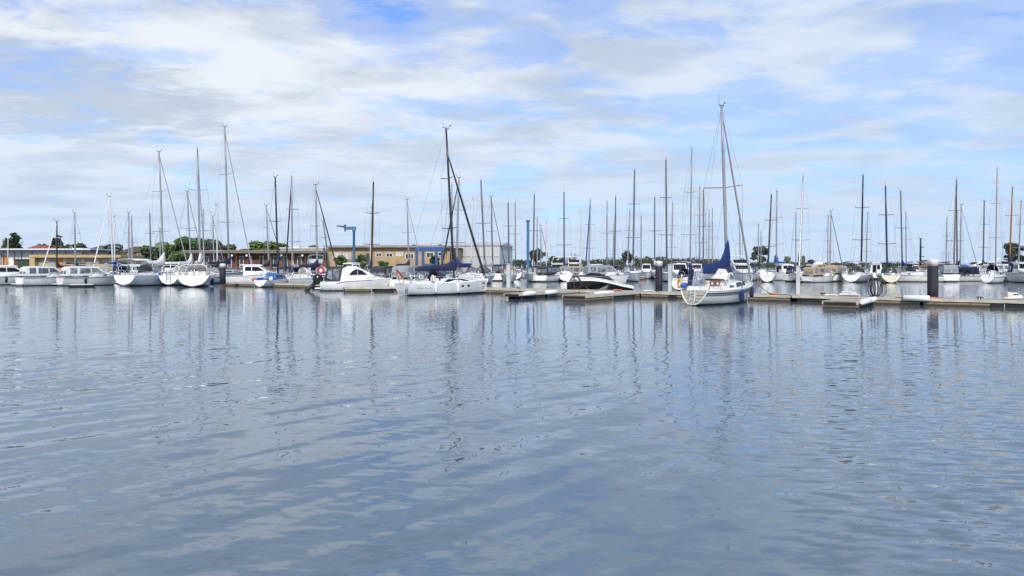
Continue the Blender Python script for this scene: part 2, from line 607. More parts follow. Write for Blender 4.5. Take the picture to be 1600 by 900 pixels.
def coachroof(h, parent, t0, t1, hgt, ma=WHITE, win=GLASS, wf=.66, nwin=1, taper=.55, windows=True, name='coachroof'):
    m = MB()
    rr = []
    n = 9
    prof = []
    for i in range(n):
        f = i / (n - 1)
        t = t0 + (t1 - t0) * f
        zd = h.zs(t) - .06
        hh = hgt * (1 - (1 - taper) * f ** 1.6) if f < 1 else hgt * taper * .15
        if i == n - 2:
            hh = hgt * taper * .9
        w = h.half(t) * wf * (1 - .12 * f)
        x = h.L * t - h.xm
        prof.append((x, w, zd, hh))
        rr.append([(x, w, zd), (x, w * .9, zd + hh * .86), (x, w * .6, zd + hh), (x, 0, zd + hh * 1.05),
                   (x, -w * .6, zd + hh), (x, -w * .9, zd + hh * .86), (x, -w, zd)])
    m.rings(rr, False, False, False, 0, False)
    o = m.v.index(tuple(rr[0][0]))
    m.f.append(list(range(7)))
    m.m.append(0)
    m.sm.append(False)
    m.f.append([(n - 1) * 7 + j for j in range(7)][::-1])
    m.m.append(0)
    m.sm.append(False)
    c = m.build(name, ma, parent)
    if windows:
        for sg in (1, -1):
            for q in range(nwin):
                a, b = .10 + q * .72 / nwin, .10 + (q + .86) * .72 / nwin
                w = MB()
                lo, hi = [], []
                for k_ in range(5):
                    f = (a + (b - a) * k_ / 4) * (n - 1)
                    i = min(int(f), n - 2)
                    u = f - i
                    P = [prof[i][c_] * (1 - u) + prof[i + 1][c_] * u for c_ in range(4)]
                    for lst, fr in ((lo, .28), (hi, .74)):
                        yy = P[1] * (1 - .1 * fr / .86) + .012
                        lst.append((P[0], sg * yy, P[2] + P[3] * fr))
                poly = lo + hi[::-1]
                kk = len(poly)
                w.add(poly + [(x, y - sg * .05, z) for x, y, z in poly],
                      [list(range(kk)), list(range(kk, 2 * kk))[::-1]] + [(i, i + kk, (i + 1) % kk + kk, (i + 1) % kk) for i in range(kk)])
                w.build('cabin_window', win, c)
    return c


def sprayhood(parent, x0, x1, z, w, hgt, ma, win=VINYL):
    """fabric hood: arches from the high aft edge x0 down to the front x1"""
    m = MB()
    rr = []
    for i in range(6):
        f = i / 5
        x = x0 + (x1 - x0) * f
        hh = hgt * math.cos(f * math.pi / 2 * .96) ** .6
        ww = w * (1 - .15 * f)
        rr.append([(x + (.12 * (1 - math.sin(math.pi * j / 8)) if i == 0 else 0), ww * math.cos(math.pi * j / 8) * (1 if 0 < j < 8 else 1),
                    z + hh * math.sin(math.pi * j / 8) ** .55) for j in range(9)])
    m.rings(rr, False, False, False)
    o = m.build('sprayhood', ma, parent)
    sol = o.modifiers.new('thickness', 'SOLIDIFY')
    sol.thickness = .03
    if win:
        wn = MB()
        a, b = rr[1], rr[3]
        off = lambda p: (p[0] + .02, p[1] * 1.02, p[2] + .025)
        wn.rings([[off(p) for p in a[2:7]], [off(p) for p in b[2:7]]], False, False, False)
        q = wn.build('hood_window', win, o)
        q.modifiers.new('thickness', 'SOLIDIFY').thickness = .01
    return o


def sail_cover(parent, x0, z0, ln, hm, hb, ma, rise=.35, wid=.16, droop=0.0):
    """folded sail under a cover along the boom, climbing the mast at its front end"""
    m = MB()
    rr = []
    for i in range(11):
        f = i / 10
        x = x0 - ln * f
        top = hb + (hm - hb) * max(0.0, 1 - f / rise) ** 1.6
        if f > .9:
            top *= .8
        ww = wid * (1 - .45 * f) * (1 + .1 * math.sin(i * 2.1))
        zb = z0 - .13 - droop * f
        rr.append([(x, ww * .6 * math.cos(a) * (1.0 if math.sin(a) < .3 else .75), zb + (top + .13) * (.5 + .5 * math.sin(a)))
                   for a in [2 * math.pi * j / 10 for j in range(10)]])
    m.rings(rr, True, True, True)
    return m.build('sail_cover', ma, parent)


def mast_set(root, h, top, zdeck, r, ma, wires, nsp, boom=None, cover=None, genoa=None, zb=None, sp_w=None, wire_r=.011,
             cover_hm=1.2, cover_hb=.3, boom_len=None, mast_head=True, frac=1.0, lazy=False):
    tx_, ty_, tz = top
    m = MB()
    pts = [(tx_ * f, ty_ * f, zdeck + (tz - zdeck) * f) for f in (0, .25, .5, .75, 1)]
    m.tube(pts, [r, r, r, r * .92, r * .75], 8)
    mo = m.build('mast', ma, root)
    at = lambda f: (tx_ * f, ty_ * f, zdeck + (tz - zdeck) * f)
    sw = sp_w or h.B * .36
    spr = []
    for q in range(nsp):
        f = (q + 1) / (nsp + 1) * (1.08 if nsp == 1 else 1.0)
        a = at(f)
        s = MB()
        ww = sw * (1 - .22 * q)
        s.tube([(a[0] - .22, a[1] + ww, a[2] + .08), a, (a[0] - .22, a[1] - ww, a[2] + .08)], r * .33, 5)
        s.build('spreader', ma, mo)
        spr.append((a, ww))
    if mast_head:
        s = MB()
        a = at(1.0)
        s.tube([(a[0] - .35, a[1], a[2] + .05), (a[0] + .3, a[1], a[2] + .05)], r * .3, 5)
        s.tube([(a[0] - .3, a[1] + .03, a[2] + .03), (a[0] - .3, a[1] + .03, a[2] + .75)], .011, 4)
        s.tube([(a[0] + .28, a[1], a[2] + .03), (a[0] + .28, a[1], a[2] + .28), (a[0] + .42, a[1], a[2] + .28)], .014, 4)
        s.box((a[0] + .45, a[1], a[2] + .30), (.16, .012, .1))
        s.build('masthead_fittings', ALUK, mo)
    if wires:
        w = MB()
        tt = h.tx(-.12 * h.B)
        x, y, z = h.pt(tt, h.zs(tt))
        side = []
        for sg in (1, -1):
            sp = [(a[0] - .22, a[1] + sg * ww, a[2] + .08) for a, ww in spr]
            side.append([(x, sg * y * .95, z)] + sp)
        w.tube(side[0] + [at(.995 * frac)] + side[1][::-1], wire_r, 4)
        w.tube([(x, y * .95, z), at(.5 if nsp else .6), (x, -y * .95, z)], wire_r * .8, 4)
        w.build('shroud', wires, root)
        w = MB()
        xb, _, zb_ = h.pt(.985, h.zs(.985))
        xs, _, zst = h.pt(.01, h.zs(.01))
        w.tube([(xs, 0, zst), at(.998)], wire_r, 4)
        w.build('backstay', wires, root)
        if genoa is None:
            w = MB()
            w.tube([at(.998 * frac), (xb, 0, zb_)], wire_r, 4)
            w.build('forestay', wires, root)
    if genoa:
        gm, gr = genoa
        xb, _, zb_ = h.pt(.985, h.zs(.985))
        a = Vector(at(.97 * frac))
        b = Vector((xb - .05, 0, zb_ + .15))
        q = MB()
        q.tube([a.lerp(b, f) for f in (0, .06, .3, .6, .9, .96, 1)], [gr * .35, gr * .6, gr * .85, gr, gr * 1.1, gr * 1.2, gr * .5], 7)
        q.build('furled_headsail', gm, root)
    if boom:
        zb = zb or (zdeck + 1.0)
        bl = boom_len or h.L * .36
        b = MB()
        b.tube([(-.05, 0, zb), (-bl, 0, zb + .05)], r * .72, 7)
        b.build('boom', boom, root)
        if cover:
            sail_cover(root, .06, zb, bl * .97, cover_hm, cover_hb, cover, wid=.20 + .015 * h.L)
        if lazy:
            w = MB()
            for f in (.35, .8):
                w.tube([(-bl * f, .06, zb + .15), at(.62), (-bl * f, -.06, zb + .15)], wire_r * .7, 4)
            w.build('lazy_jack', wires, root)
    return mo


def fender(x, y, z, ma, r=.13, ln=.62, label='', group=None, rz=0.0):
    f = MB()
    f.lathe([(.01, -ln / 2), (r * .6, -ln / 2 + .03), (r, -ln / 2 + .12), (r, ln / 2 - .14), (r * .55, ln / 2 - .03), (.02, ln / 2 + .02)], (0, 0, 0), 12)
    o = f.build('fender', ma)
    o.location = (x, y, z)
    rp = MB()
    rp.tube([(0, 0, ln / 2), (0, 0, ln / 2 + .45)], .012, 5)
    rp.build('hanging_rope', ROPE, o)
    return tag(o, label, 'fender', group or 'fenders hung along the boats')


def local_to_world(root, p):
    a = root.rotation_euler.z
    return (root.location.x + p[0] * math.cos(a) - p[1] * math.sin(a),
            root.location.y + p[0] * math.sin(a) + p[1] * math.cos(a), p[2])


def sailboat(label, mx, tx, ty, d, hd, L=None, B=None, F=None, mast=ALU, mr=None, hull=HULLW, boot=BOOT, stripe=None,
             cover=None, boom=True, genoa=None, gr=.075, nsp=1, hood=None, cabin=.42, nwin=2, roof=WHITE, detail=1,
             group='moored sailing yachts', mt=.58, stern=.74, bowf=1.3, trake=.15, kz=.08, cover_hm=1.1, cover_hb=.28,
             wire=WIRE, wires=True, rail=True, mast_head=True, frac=1.0, name='sailing_yacht', cat='sailing boat', wire_r=.011,
             bimini=None, transom=None, e0=.38, boom_len=None, zb=None):
    H = Zat(ty, d)
    L = L or min(11.5, max(6.0, H * .66))
    B = B or L * .305 + .15
    F = F or .62 + L * .045
    root = empty(name, (X(mx, d), d, 0), R(hd), label, cat, group)
    h = Hull(L, B, F, bowf, stern, L * mt, trake=trake, kz=kz, e0=e0)
    h.build(root, hull, boot, stripe, transom=transom)
    h.deck(root, DECK)
    coachroof(h, root, .34, .80, cabin, roof, nwin=nwin, windows=detail > 0)
    zd = h.zs(mt) + cabin * .8
    dx = X(tx, d) - X(mx, d)
    top = (dx * math.cos(R(hd)), -dx * math.sin(R(hd)), H)
    mr = mr or (.072 + .004 * H)
    mast_set(root, h, top, zd - .1, mr, mast, wire if wires else None, nsp,
             (mast if boom is True else boom) if boom else None, cover,
             (genoa, gr) if genoa else None, mast_head=mast_head, cover_hm=cover_hm, cover_hb=cover_hb, frac=frac, wire_r=wire_r,
             boom_len=boom_len, zb=zb)
    zst = h.zs(.3)
    if hood:
        sprayhood(root, h.L * .30 - h.xm, h.L * .45 - h.xm, zst + .1, B * .33, cabin + .75, hood)
    if bimini:
        m = MB()
        rr = []
        for i in range(5):
            x = h.L * (.04 + .24 * i / 4) - h.xm
            rr.append([(x, B * .36 * math.cos(math.pi * j / 6), zst + 1.75 + .22 * math.sin(math.pi * j / 6)) for j in range(7)])
        m.rings(rr, False, False, False)
        o = m.build('bimini_top', bimini, root)
        o.modifiers.new('thickness', 'SOLIDIFY').thickness = .04
        m = MB()
        for i in (0, 4):
            a = rr[i]
            m.tube([(a[0][0], B * .36, zst), a[0]], .018, 5)
            m.tube([(a[0][0], -B * .36, zst), a[6]], .018, 5)
        m.build('bimini_frame', STEEL, root)
    if rail and detail > 0:
        hull_rail(h, root, .22, .95, .58, 5)
        pushpit(h, root)
    if detail > 0:                                  # cockpit coamings, wheel pedestal
        m = MB()
        for sg in (1, -1):
            m.bb((h.L * .08 - h.xm, sg * B * .27, zst - .08), (h.L * .335 - h.xm, sg * B * .33, zst + .24))
        m.build('cockpit_coaming', roof, root)
        m = MB()
        xw = h.L * .13 - h.xm
        m.tube([(xw, .34 * math.cos(a), zst + .62 + .34 * math.sin(a)) for a in [math.pi * 2 * j / 12 for j in range(12)]], .02, 5, True)
        m.tube([(xw + .06, 0, zst - .1), (xw + .06, 0, zst + .7)], .07, 6)
        m.build('steering_wheel', STEEL, root)
    root['_h'] = 0
    del root['_h']
    return root, h


# ------------------------------------------------------------------ motor boats
def house_w(h, inset=.80, tumble=.16):
    def wf(x, z):
        t = min(1.0, max(0.0, h.tx(x)))
        zb = h.zs(t)
        return max(.05, min(h.half(t), h.B * .5) * inset * (1 - tumble * max(0.0, z - zb)))
    return wf


def side_panes(root, h, wf, polys, ma, name='side_window', base=0.0):
    for poly in polys:
        for sg in (1, -1):
            m = MB()
            m.panel([(h.L * t - h.xm, h.F - .05 + z) for t, z in poly], wf, sg)
            m.build(name, ma, root)


def front_pane(root, h, wf, a, b, ma, out=.02, name='windscreen'):
    """pane across the sloping front between profile points a (low) and b (high)"""
    m = MB()
    pa, pb = [(h.L * t - h.xm + out, h.F - .05 + z) for t, z in (a, b)]
    wa, wb = wf(*pa) * .90, wf(*pb) * .90
    v = [(pa[0], wa, pa[1]), (pa[0], -wa, pa[1]), (pb[0], -wb, pb[1]), (pb[0], wb, pb[1])]
    m.add(v + [(x - .05, y, z - .02) for x, y, z in v],
          [(0, 1, 2, 3), (7, 6, 5, 4), (0, 4, 5, 1), (1, 5, 6, 2), (2, 6, 7, 3), (3, 7, 4, 0)])
    return m.build(name, ma, root)


PROFILES = {
    'hardtop': dict(house=[(.30, 0), (.30, 1.28), (.36, 1.36), (.58, 1.34), (.72, .66), (.84, .42), (.93, .12), (.93, 0)],
                    win=[[(.33, .68), (.33, 1.2), (.44, 1.21), (.44, .68)], [(.455, .68), (.455, 1.21), (.565, 1.18), (.675, .68)]],
                    front=((.705, .76), (.60, 1.27)), roof=(.24, .62, 1.38), ports=[(.73, .34, .78, .22)]),
    'canopy': dict(house=[(.42, 0), (.42, .62), (.66, .60), (.80, .42), (.93, .12), (.93, 0)],
                   win=[], front=None, roof=None, ports=[(.66, .38, .72, .24)], screen=False),
    'fly': dict(house=[(.20, 0), (.20, 1.30), (.56, 1.30), (.68, .70), (.82, .45), (.93, .12), (.93, 0)],
                win=[[(.24, .68), (.24, 1.18), (.38, 1.18), (.38, .68)], [(.395, .68), (.395, 1.18), (.53, 1.16), (.63, .68)]],
                front=((.67, .78), (.575, 1.24)), roof=(.08, .60, 1.34), ports=[(.73, .34, .78, .22)], fly=True),
    'pilot': dict(house=[(.34, 0), (.34, 1.55), (.37, 1.62), (.60, 1.60), (.66, .72), (.80, .48), (.92, .12), (.92, 0)],
                  win=[[(.37, .85), (.37, 1.42), (.46, 1.42), (.46, .85)], [(.475, .85), (.475, 1.42), (.58, 1.40), (.62, .85)]],
                  front=((.653, .85), (.607, 1.48)), roof=(.31, .64, 1.63), ports=[(.70, .36, .75, .22)]),
}


def motorboat(label, cx, d, hd, L=7.0, B=2.7, F=.95, style='hardtop', hull=HULLW, boot=BOOT, stripe=None, top=WHITE, canvas=None,
              win=GLASS, vinyl=VINYL, group='moored motor boats', name='motor_cruiser', cat='motor boat', rail=True, outboard=False,
              arch=False, bow=1.28, z0=0.0, strake=None):
    strake = strake or (CV_GREY if hull in (WHITE, HULLW, OFFW) else OFFW)
    root = empty(name, (X(cx, d), d, z0), R(hd), label, cat, group)
    h = Hull(L, B, F, bow, .90, L * .5, rake=.13, kz=-.15, e0=.26, e1=.75, fine=2.7)
    h.build(root, hull, boot, stripe, boot_z=.09)
    h.deck(root, WHITE)
    m = MB()
    for sg in (1, -1):
        m.tube([(lambda q: (q[0], sg * (q[1] + .01), q[2] - .04))(h.pt(i / 16, h.zs(i / 16))) for i in range(17)], .038, 5)
    m.build('rub_rail', strake, root)
    P = PROFILES[style]
    wf = house_w(h)
    xz = lambda t, z: (L * t - h.xm, F - .05 + z)
    m = MB()
    m.prism([xz(*p) for p in P['house']], wf)
    hs = m.build('cabin', top, root)
    side_panes(root, h, wf, P['win'], win)
    if style != 'canopy':
        ta, zh = P['house'][0][0], P['house'][1][1]
        xa, za = xz(ta, 0)
        wa = wf(xa, za + zh) * .78
        for y0, y1, z0_ in ((-wa, -.1, .62), (.0, wa, .12)):
            MB().bb((xa - .03, y0, za + z0_), (xa - .003, y1, za + zh - .16)).build('rear_window' if z0_ > .5 else 'cabin_door', win, root)
    for a, z1, b, z2 in P['ports']:
        side_panes(root, h, wf, [[(a, z2), (a, z1), (b, z1 - .03), (b, z2)]], win, 'porthole')
    if P['front']:
        front_pane(root, h, wf, *P['front'], win)
    if P['roof']:
        a, b, z = P['roof']
        m = MB()
        rr = []
        for i in range(6):
            t = a + (b - a) * i / 5
            w = wf(*xz(max(t, .3), z)) * (1.06 if 0 < i < 5 else .95)
            x = L * t - h.xm
            zz = F - .05 + z - (.05 if i == 5 else 0)
            rr.append([(x, w, zz), (x, w * .96, zz + .07), (x, 0, zz + .13), (x, -w * .96, zz + .07), (x, -w, zz)])
        m.rings(rr, True, True, True, 0, False)
        m.build('cabin_roof', top, root)
    if P.get('screen'):
        front_pane(root, h, wf, (.665, .62), (.56, 1.12), vinyl)
        side_panes(root, h, wf, [[(.44, .64), (.44, 1.1), (.555, 1.12), (.655, .63)]], vinyl)
    if P.get('fly'):
        m = MB()
        m.prism([xz(.22, 1.47), xz(.22, 1.95), xz(.26, 2.0), xz(.48, 1.95), xz(.58, 1.47)], lambda x, z: B * .33)
        m.build('flybridge', top, root)
        front_pane(root, h, lambda x, z: B * .33, (.56, 1.62), (.495, 2.05), win, .03)
        m = MB()
        for sg in (1, -1):
            m.tube([(L * .2 - h.xm, sg * B * .36, F + 1.4), (L * .14 - h.xm, sg * B * .33, F + 2.5), (L * .14 - h.xm, 0, F + 2.6)], .05, 6)
        m.build('radar_arch', top, root)
    if canvas:
        e = .45 if style == 'canopy' else .31
        zt = 1.42
        cw = house_w(h, .86, .10)
        m = MB()
        if style == 'canopy':
            prof = [(.05, .30), (.07, zt - .22), (.12, zt - .03), (.30, zt + .04), (e + .08, zt), (e + .12, zt - .06), (e + .25, .60), (e, .60), (e, .30)]
        else:
            prof = [(.05, .30), (.08, zt - .18), (.14, zt), (e, zt), (e, .30)]
        m.prism([xz(*p) for p in prof], cw)
        c = m.build('canopy', canvas, root)
        for a, b in ((.10, .5 * e), (.5 * e + .025, e - .01)):
            for sg in (1, -1):
                q = MB()
                q.panel([xz(a + .015, .55), xz(a + .02, zt - .2), xz(b, zt - .2), xz(b, .55)], cw, sg)
                q.build('canopy_window', vinyl, c)
        if style == 'canopy':
            for sg in (1, -1):
                q = MB()
                q.panel([xz(e + .01, .68), xz(e + .01, zt - .2), xz(e + .09, zt - .22), xz(e + .20, .68)], cw, sg)
                q.build('canopy_window', vinyl, c)
            front_pane(c, h, cw, (e + .235, .70), (e + .145, zt - .2), vinyl, .03)
        q = MB()
        x0 = xz(.055, 0)[0] - .02
        for sg in (1, -1):
            y0, y1 = sg * .08, sg * B * .33
            zz = F - .05
            v = [(x0, y0, zz + .5), (x0, y1, zz + .5), (x0 + .13, y1 * .95, zz + zt - .26), (x0 + .13, y0, zz + zt - .26)]
            q.add(v + [(x + .08, y, z) for x, y, z in v], [(0, 1, 2, 3), (7, 6, 5, 4), (0, 4, 5, 1), (1, 5, 6, 2), (2, 6, 7, 3), (3, 7, 4, 0)])
        q.build('rear_window', vinyl, c)
    m = MB()                                        # swim platform
    m.bb((-h.xm - .55, -B * .38, .22), (-h.xm + .03, B * .38, .30))
    m.build('swim_platform', top, root)
    if rail:
        hull_rail(h, root, .52, .95, .48, 4, r=.016)
    if arch:
        m = MB()
        for sg in (1, -1):
            m.tube([(L * .12 - h.xm, sg * B * .40, F), (L * .17 - h.xm, sg * B * .37, F + 1.55), (L * .17 - h.xm, 0, F + 1.68)], .06, 6)
        m.build('radar_arch', top, root)
    if outboard:
        outboard_motor(root, (-h.xm - .25, 0, .62), 1.0)
    return root, h


def outboard_motor(root, p, s=1.0, ma=BLACKH, tilt=35):
    m = MB()
    rr = []
    T = Matrix.Translation(p) @ Matrix.Rotation(R(tilt), 4, 'Y') @ Matrix.Scale(s, 4)
    for z, ax, ay, ox in ((.0, .16, .14, 0), (.05, .27, .2, -.05), (.25, .33, .23, -.08), (.45, .30, .22, -.08), (.58, .2, .15, -.06), (.62, .05, .05, -.05)):
        rr.append([T @ Vector((ox + ax * math.cos(a), ay * math.sin(a), z)) for a in [math.pi * 2 * j / 12 for j in range(12)]])
    m.rings(rr)
    e = m.build('outboard_engine', ma, root)
    m = MB()
    m.rings([[T @ Vector((ox + ax * math.cos(a), ay * math.sin(a), z)) for a in [math.pi * 2 * j / 8 for j in range(8)]]
             for z, ax, ay, ox in ((.02, .13, .1, 0), (-.5, .1, .06, .02), (-.62, .2, .06, -.03), (-.66, .2, .05, -.03), (-.70, .1, .06, 0), (-.9, .05, .03, -.02))])
    m.build('engine_leg', RUB, e)
    m = MB()
    for k in range(3):
        a = k * 2.1
        c = [T @ Vector((-.2 - .03 * math.sin(q), .17 * math.cos(a) * u + .07 * math.sin(a) * v, -.78 + .17 * math.sin(a) * u - .07 * math.cos(a) * v))
             for u, v, q in ((.1, .3, 0), (.9, .7, 1), (1, -.4, 2), (.1, -.3, 3))]
        m.add(c + [x + Vector((.012, 0, 0)) for x in c], [(0, 1, 2, 3), (7, 6, 5, 4), (0, 4, 5, 1), (1, 5, 6, 2), (2, 6, 7, 3), (3, 7, 4, 0)])
    m.build('propeller', STEEL, e)
    return e

# ------------------------------------------------------------------ trees
def leafmat(name, a, b_):
    m = bpy.data.materials.new(name)
    m.use_nodes = True
    nt = m.node_tree
    b = nt.nodes['Principled BSDF']
    co = nd(nt, 'ShaderNodeTexCoord').outputs['Object']
    n = nd(nt, 'ShaderNodeTexNoise', i_Vector=co, i_Scale=1.1, i_Detail=3.0).outputs['Fac']
    f = maprange(nt, n, .38, .64, 0, 1)
    nt.links.new(mixc(nt, f, a, b_), b.inputs['Base Color'])
    b.inputs['Roughness'].default_value = .65
    b.inputs['Subsurface Weight'].default_value = 0.0
    return m


LEAF_D = leafmat('leaves_dark', (.018, .034, .014), (.045, .075, .024))
LEAF_M = leafmat('leaves_mid', (.035, .075, .018), (.085, .155, .035))
LEAF_L = leafmat('leaves_light', (.07, .13, .025), (.15, .23, .05))
LEAF_P = leafmat('leaves_pale', (.12, .15, .09), (.26, .29, .19))
LEAF_F = leafmat('leaves_distant', (.035, .052, .030), (.06, .082, .042))
BARK = mat('bark', (.10, .07, .05), .9, var=.3, stretch=(3, 3, .5))
rng = np.random.default_rng(5)


def leaf_mesh(blobs, n, size, seed):
    """many leaf-sized faces through the volume of several clumps; blobs: (x, y, z, rx, ry, rz)"""
    r = np.random.default_rng(seed)
    vol = np.array([b[3] * b[4] * b[5] for b in blobs]) ** .8
    pick = r.choice(len(blobs), n, p=vol / vol.sum())
    B = np.array(blobs)[pick]
    dirs = r.normal(size=(n, 3))
    dirs /= np.linalg.norm(dirs, axis=1)[:, None]
    rad = r.uniform(.35, 1.0, n) ** .45 * (1 + .10 * r.normal(size=n))
    c = B[:, :3] + dirs * rad[:, None] * B[:, 3:]
    u = r.normal(size=(n, 3))
    u /= np.linalg.norm(u, axis=1)[:, None]
    w = np.cross(u, r.normal(size=(n, 3)))
    w /= np.linalg.norm(w, axis=1)[:, None]
    s = size * r.uniform(.6, 1.3, n)[:, None]
    v = np.stack([c - u * s, c + w * s * .55, c + u * s, c - w * s * .55], 1).reshape(-1, 3)
    me = bpy.data.meshes.new('crown')
    f = np.arange(4 * n).reshape(-1, 4)
    me.from_pydata(v.tolist(), [], f.tolist())
    return me


def blob_tree(kind, seed):
    r = random.Random(seed)
    out = []
    if kind == 'round':
        for i in range(11):
            a = r.uniform(0, 6.28)
            q = r.uniform(.05, .34)
            out.append((q * math.cos(a), q * math.sin(a), r.uniform(.38, .86), r.uniform(.11, .2), r.uniform(.11, .2), r.uniform(.08, .15)))
    elif kind == 'conifer':
        for i in range(9):
            f = i / 8
            w = .30 * (1 - f) + .05
            out.append((r.uniform(-.05, .05), r.uniform(-.05, .05), .2 + .74 * f, w, w, .10))
    elif kind == 'column':
        for i in range(7):
            f = i / 6
            out.append((r.uniform(-.04, .04), r.uniform(-.04, .04), .2 + .7 * f, .12 + .05 * math.sin(math.pi * f), .14, .13))
    else:                                            # spreading
        for i in range(14):
            a = r.uniform(0, 6.28)
            q = r.uniform(.1, .5)
            out.append((q * math.cos(a), q * math.sin(a), r.uniform(.35, .80) + .1 * (.5 - q), r.uniform(.12, .2), r.uniform(.12, .2), r.uniform(.07, .13)))
    return out


_tm = {}


def tree(label, px, top_py, d, kind, leaf, wide=1.0, seed=1, zb=1.2, group='trees on the shore', n=1500, leafsize=.05):
    H = Zat(top_py, d) - zb
    root = empty('tree', (X(px, d), d, zb), seed * 1.3, label, 'tree', group)
    key = (kind, seed % 3, leaf.name, n, leafsize)
    if key not in _tm:
        me = leaf_mesh(blob_tree(kind, 10 + seed % 3), n, leafsize, seed % 3)
        me.materials.append(leaf)
        _tm[key] = me
    c = bpy.data.objects.new('crown', _tm[key])
    COL.objects.link(c)
    c.parent = root
    c.scale = (H * wide, H * wide, H)
    t = MB()
    t.tube([(0, 0, -.1), (.01 * H, 0, .3 * H), (0, .01 * H, .6 * H), (0, 0, .82 * H)], [.035 * H, .026 * H, .016 * H, .005 * H], 7)
    for k_ in range(5):
        a = k_ * 1.3 + seed
        t.tube([(0, 0, H * (.3 + .07 * k_)), (.12 * H * wide * math.cos(a), .12 * H * wide * math.sin(a), H * (.45 + .06 * k_)),
                (.24 * H * wide * math.cos(a), .24 * H * wide * math.sin(a), H * (.55 + .06 * k_))], [.014 * H, .01 * H, .004 * H], 5)
    t.build('trunk', BARK, root)
    return root


tree('tall dark conifer standing above the blue edged canopy roof', 20, 364, 170, 'conifer', LEAF_D, 1.25, 1, n=2200)
tree('green bush like tree at the foot of the tall dark conifer', 23, 380, 166, 'round', LEAF_M, 1.5, 2)
tree('broad green tree behind the long red house roof, left of its dark neighbours', 73, 374, 182, 'spread', LEAF_M, .95, 3)
tree('dark pine with a pointed top behind the right end of the red roof', 89, 369, 178, 'conifer', LEAF_D, 1.1, 4, n=2000)
tree('dark ragged pine between the red roof and the grey hipped roof', 107, 373, 175, 'round', LEAF_D, 1.05, 5)
tree('dark ragged pine nearest the grey hipped roof', 124, 375, 180, 'round', LEAF_D, .95, 6)
tree('dark green tree right of the grey hipped roof', 180, 379, 170, 'round', LEAF_D, 1.0, 7)
for i, (px, ty, k_, lf, w_, lb) in enumerate([
        (242, 377, 'round', LEAF_M, 1.0, 'bright green tree at the left end of the leafy clump'),
        (262, 371, 'spread', LEAF_L, .9, 'light green tree in the leafy clump behind the biggest yachts'),
        (283, 367, 'round', LEAF_M, 1.1, 'green round tree in the middle of the leafy clump behind the biggest yachts'),
        (306, 361, 'round', LEAF_M, 1.15, 'tallest green tree of the leafy clump behind the biggest yachts'),
        (324, 366, 'spread', LEAF_D, .9, 'darker green tree at the right end of the leafy clump'),
        (351, 380, 'round', LEAF_M, 1.2, 'small green tree above the left end of the brown pavilion roof'),
        (371, 383, 'round', LEAF_M, 1.4, 'low green tree second above the brown pavilion roof'),
        (391, 385, 'round', LEAF_D, 1.5, 'low dark tree above the middle of the brown pavilion roof'),
        (415, 374, 'round', LEAF_L, 1.15, 'bright green tree standing highest above the brown pavilion roof')]):
    tree(lb, px, ty, 166 + (i * 7) % 12, k_, lf, w_ * 1.22, i + 2, n=2400)
tree('small dark treetop above the white flat roofed building', 462, 382, 190, 'spread', LEAF_D, .8, 3)
tree('green treetop above the right part of the white flat roofed building', 487, 381, 188, 'round', LEAF_M, 1.0, 4)
tree('small tree top above the edge of the long yellow building', 503, 383, 186, 'round', LEAF_D, 1.0, 5)
for i, (px, ty, lb) in enumerate([(534, 396, 'bushy shrub before the curtained windows of the yellow building'),
                                  (563, 396, 'leafy shrub beside the post of the blue jib crane'),
                                  (598, 404, 'low dark shrub below the square windows of the yellow building'),
                                  (678, 396, 'green shrub growing inside the blue boat lift frame')]):
    t_ = tree(lb, px, ty, 139, 'round', LEAF_M, 1.1, i + 3, n=700, leafsize=.07, group='shrubs by the yellow building', zb=1.25)
    t_.name = 'shrub'
    t_['category'] = 'shrub'
# right hand shore
for i, (px, ty, d, k_, lf, w_, lb) in enumerate([
        (838, 383, 300, 'spread', LEAF_D, .75, 'large dark tree right of the blue column'),
        (866, 399, 330, 'round', LEAF_M, 1.3, 'green tree left of the mast with the blue boom cover'),
        (884, 398, 335, 'round', LEAF_P, 1.2, 'pale green tree right behind the mast with the blue boom cover'),
        (981, 389, 420, 'round', LEAF_D, 1.0, 'dark tree rising out of the wooded shore above the black speedboat'),
        (1186, 383, 330, 'round', LEAF_D, .95, 'large round tree just right of the tall blue sail cover'),
        (1213, 399, 420, 'column', LEAF_P, 1.0, 'slim pale poplar right of the large round tree'),
        (1229, 398, 430, 'round', LEAF_P, 1.0, 'pale bushy tree on the far shore left of the pale grey post'),
        (1160, 404, 430, 'column', LEAF_D, 1.3, 'small dark tree left of the large round tree'),
        (1255, 400, 450, 'column', LEAF_P, 1.0, 'thin pale poplar above the pale grey post'),
        (1267, 404, 455, 'round', LEAF_F, 1.2, 'small dull tree right of the thin pale poplar'),
        (1586, 376, 260, 'spread', LEAF_D, .85, 'big dark tree behind the varnished orange mast')]):
    tree(lb, px, ty, d, k_, lf, w_, i, zb=.5, n=1700)
# pale bare tree of thin arching branches
root = empty('bare_tree', (X(897, 250), 250, .5), 0, 'pale leafless tree with arching thin branches above the white cruisers', 'tree', 'trees on the shore')
t = MB()
t.tube([(0, 0, 0), (-.1, 0, 2), (0, 0, 3.4)], [.2, .15, .1], 6)
t.build('trunk', ROPEW, root)
t = MB()
for k_ in range(17):
    a = 6.28 * k_ / 17
    q = random.uniform(1.1, 2.3)
    up = random.uniform(2.0, 3.9)
    t.tube([(0, 0, 2.4 + .05 * k_), (q * .4 * math.cos(a), q * .4 * math.sin(a), 2.2 + up * .8), (q * .85 * math.cos(a), q * .85 * math.sin(a), 2.4 + up),
            (q * 1.25 * math.cos(a), q * 1.25 * math.sin(a), 2.0 + up * .85)], [.10, .09, .07, .04], 5)
t.build('crown', mat('bark_pale', (.50, .49, .45), .9, var=.2), root)
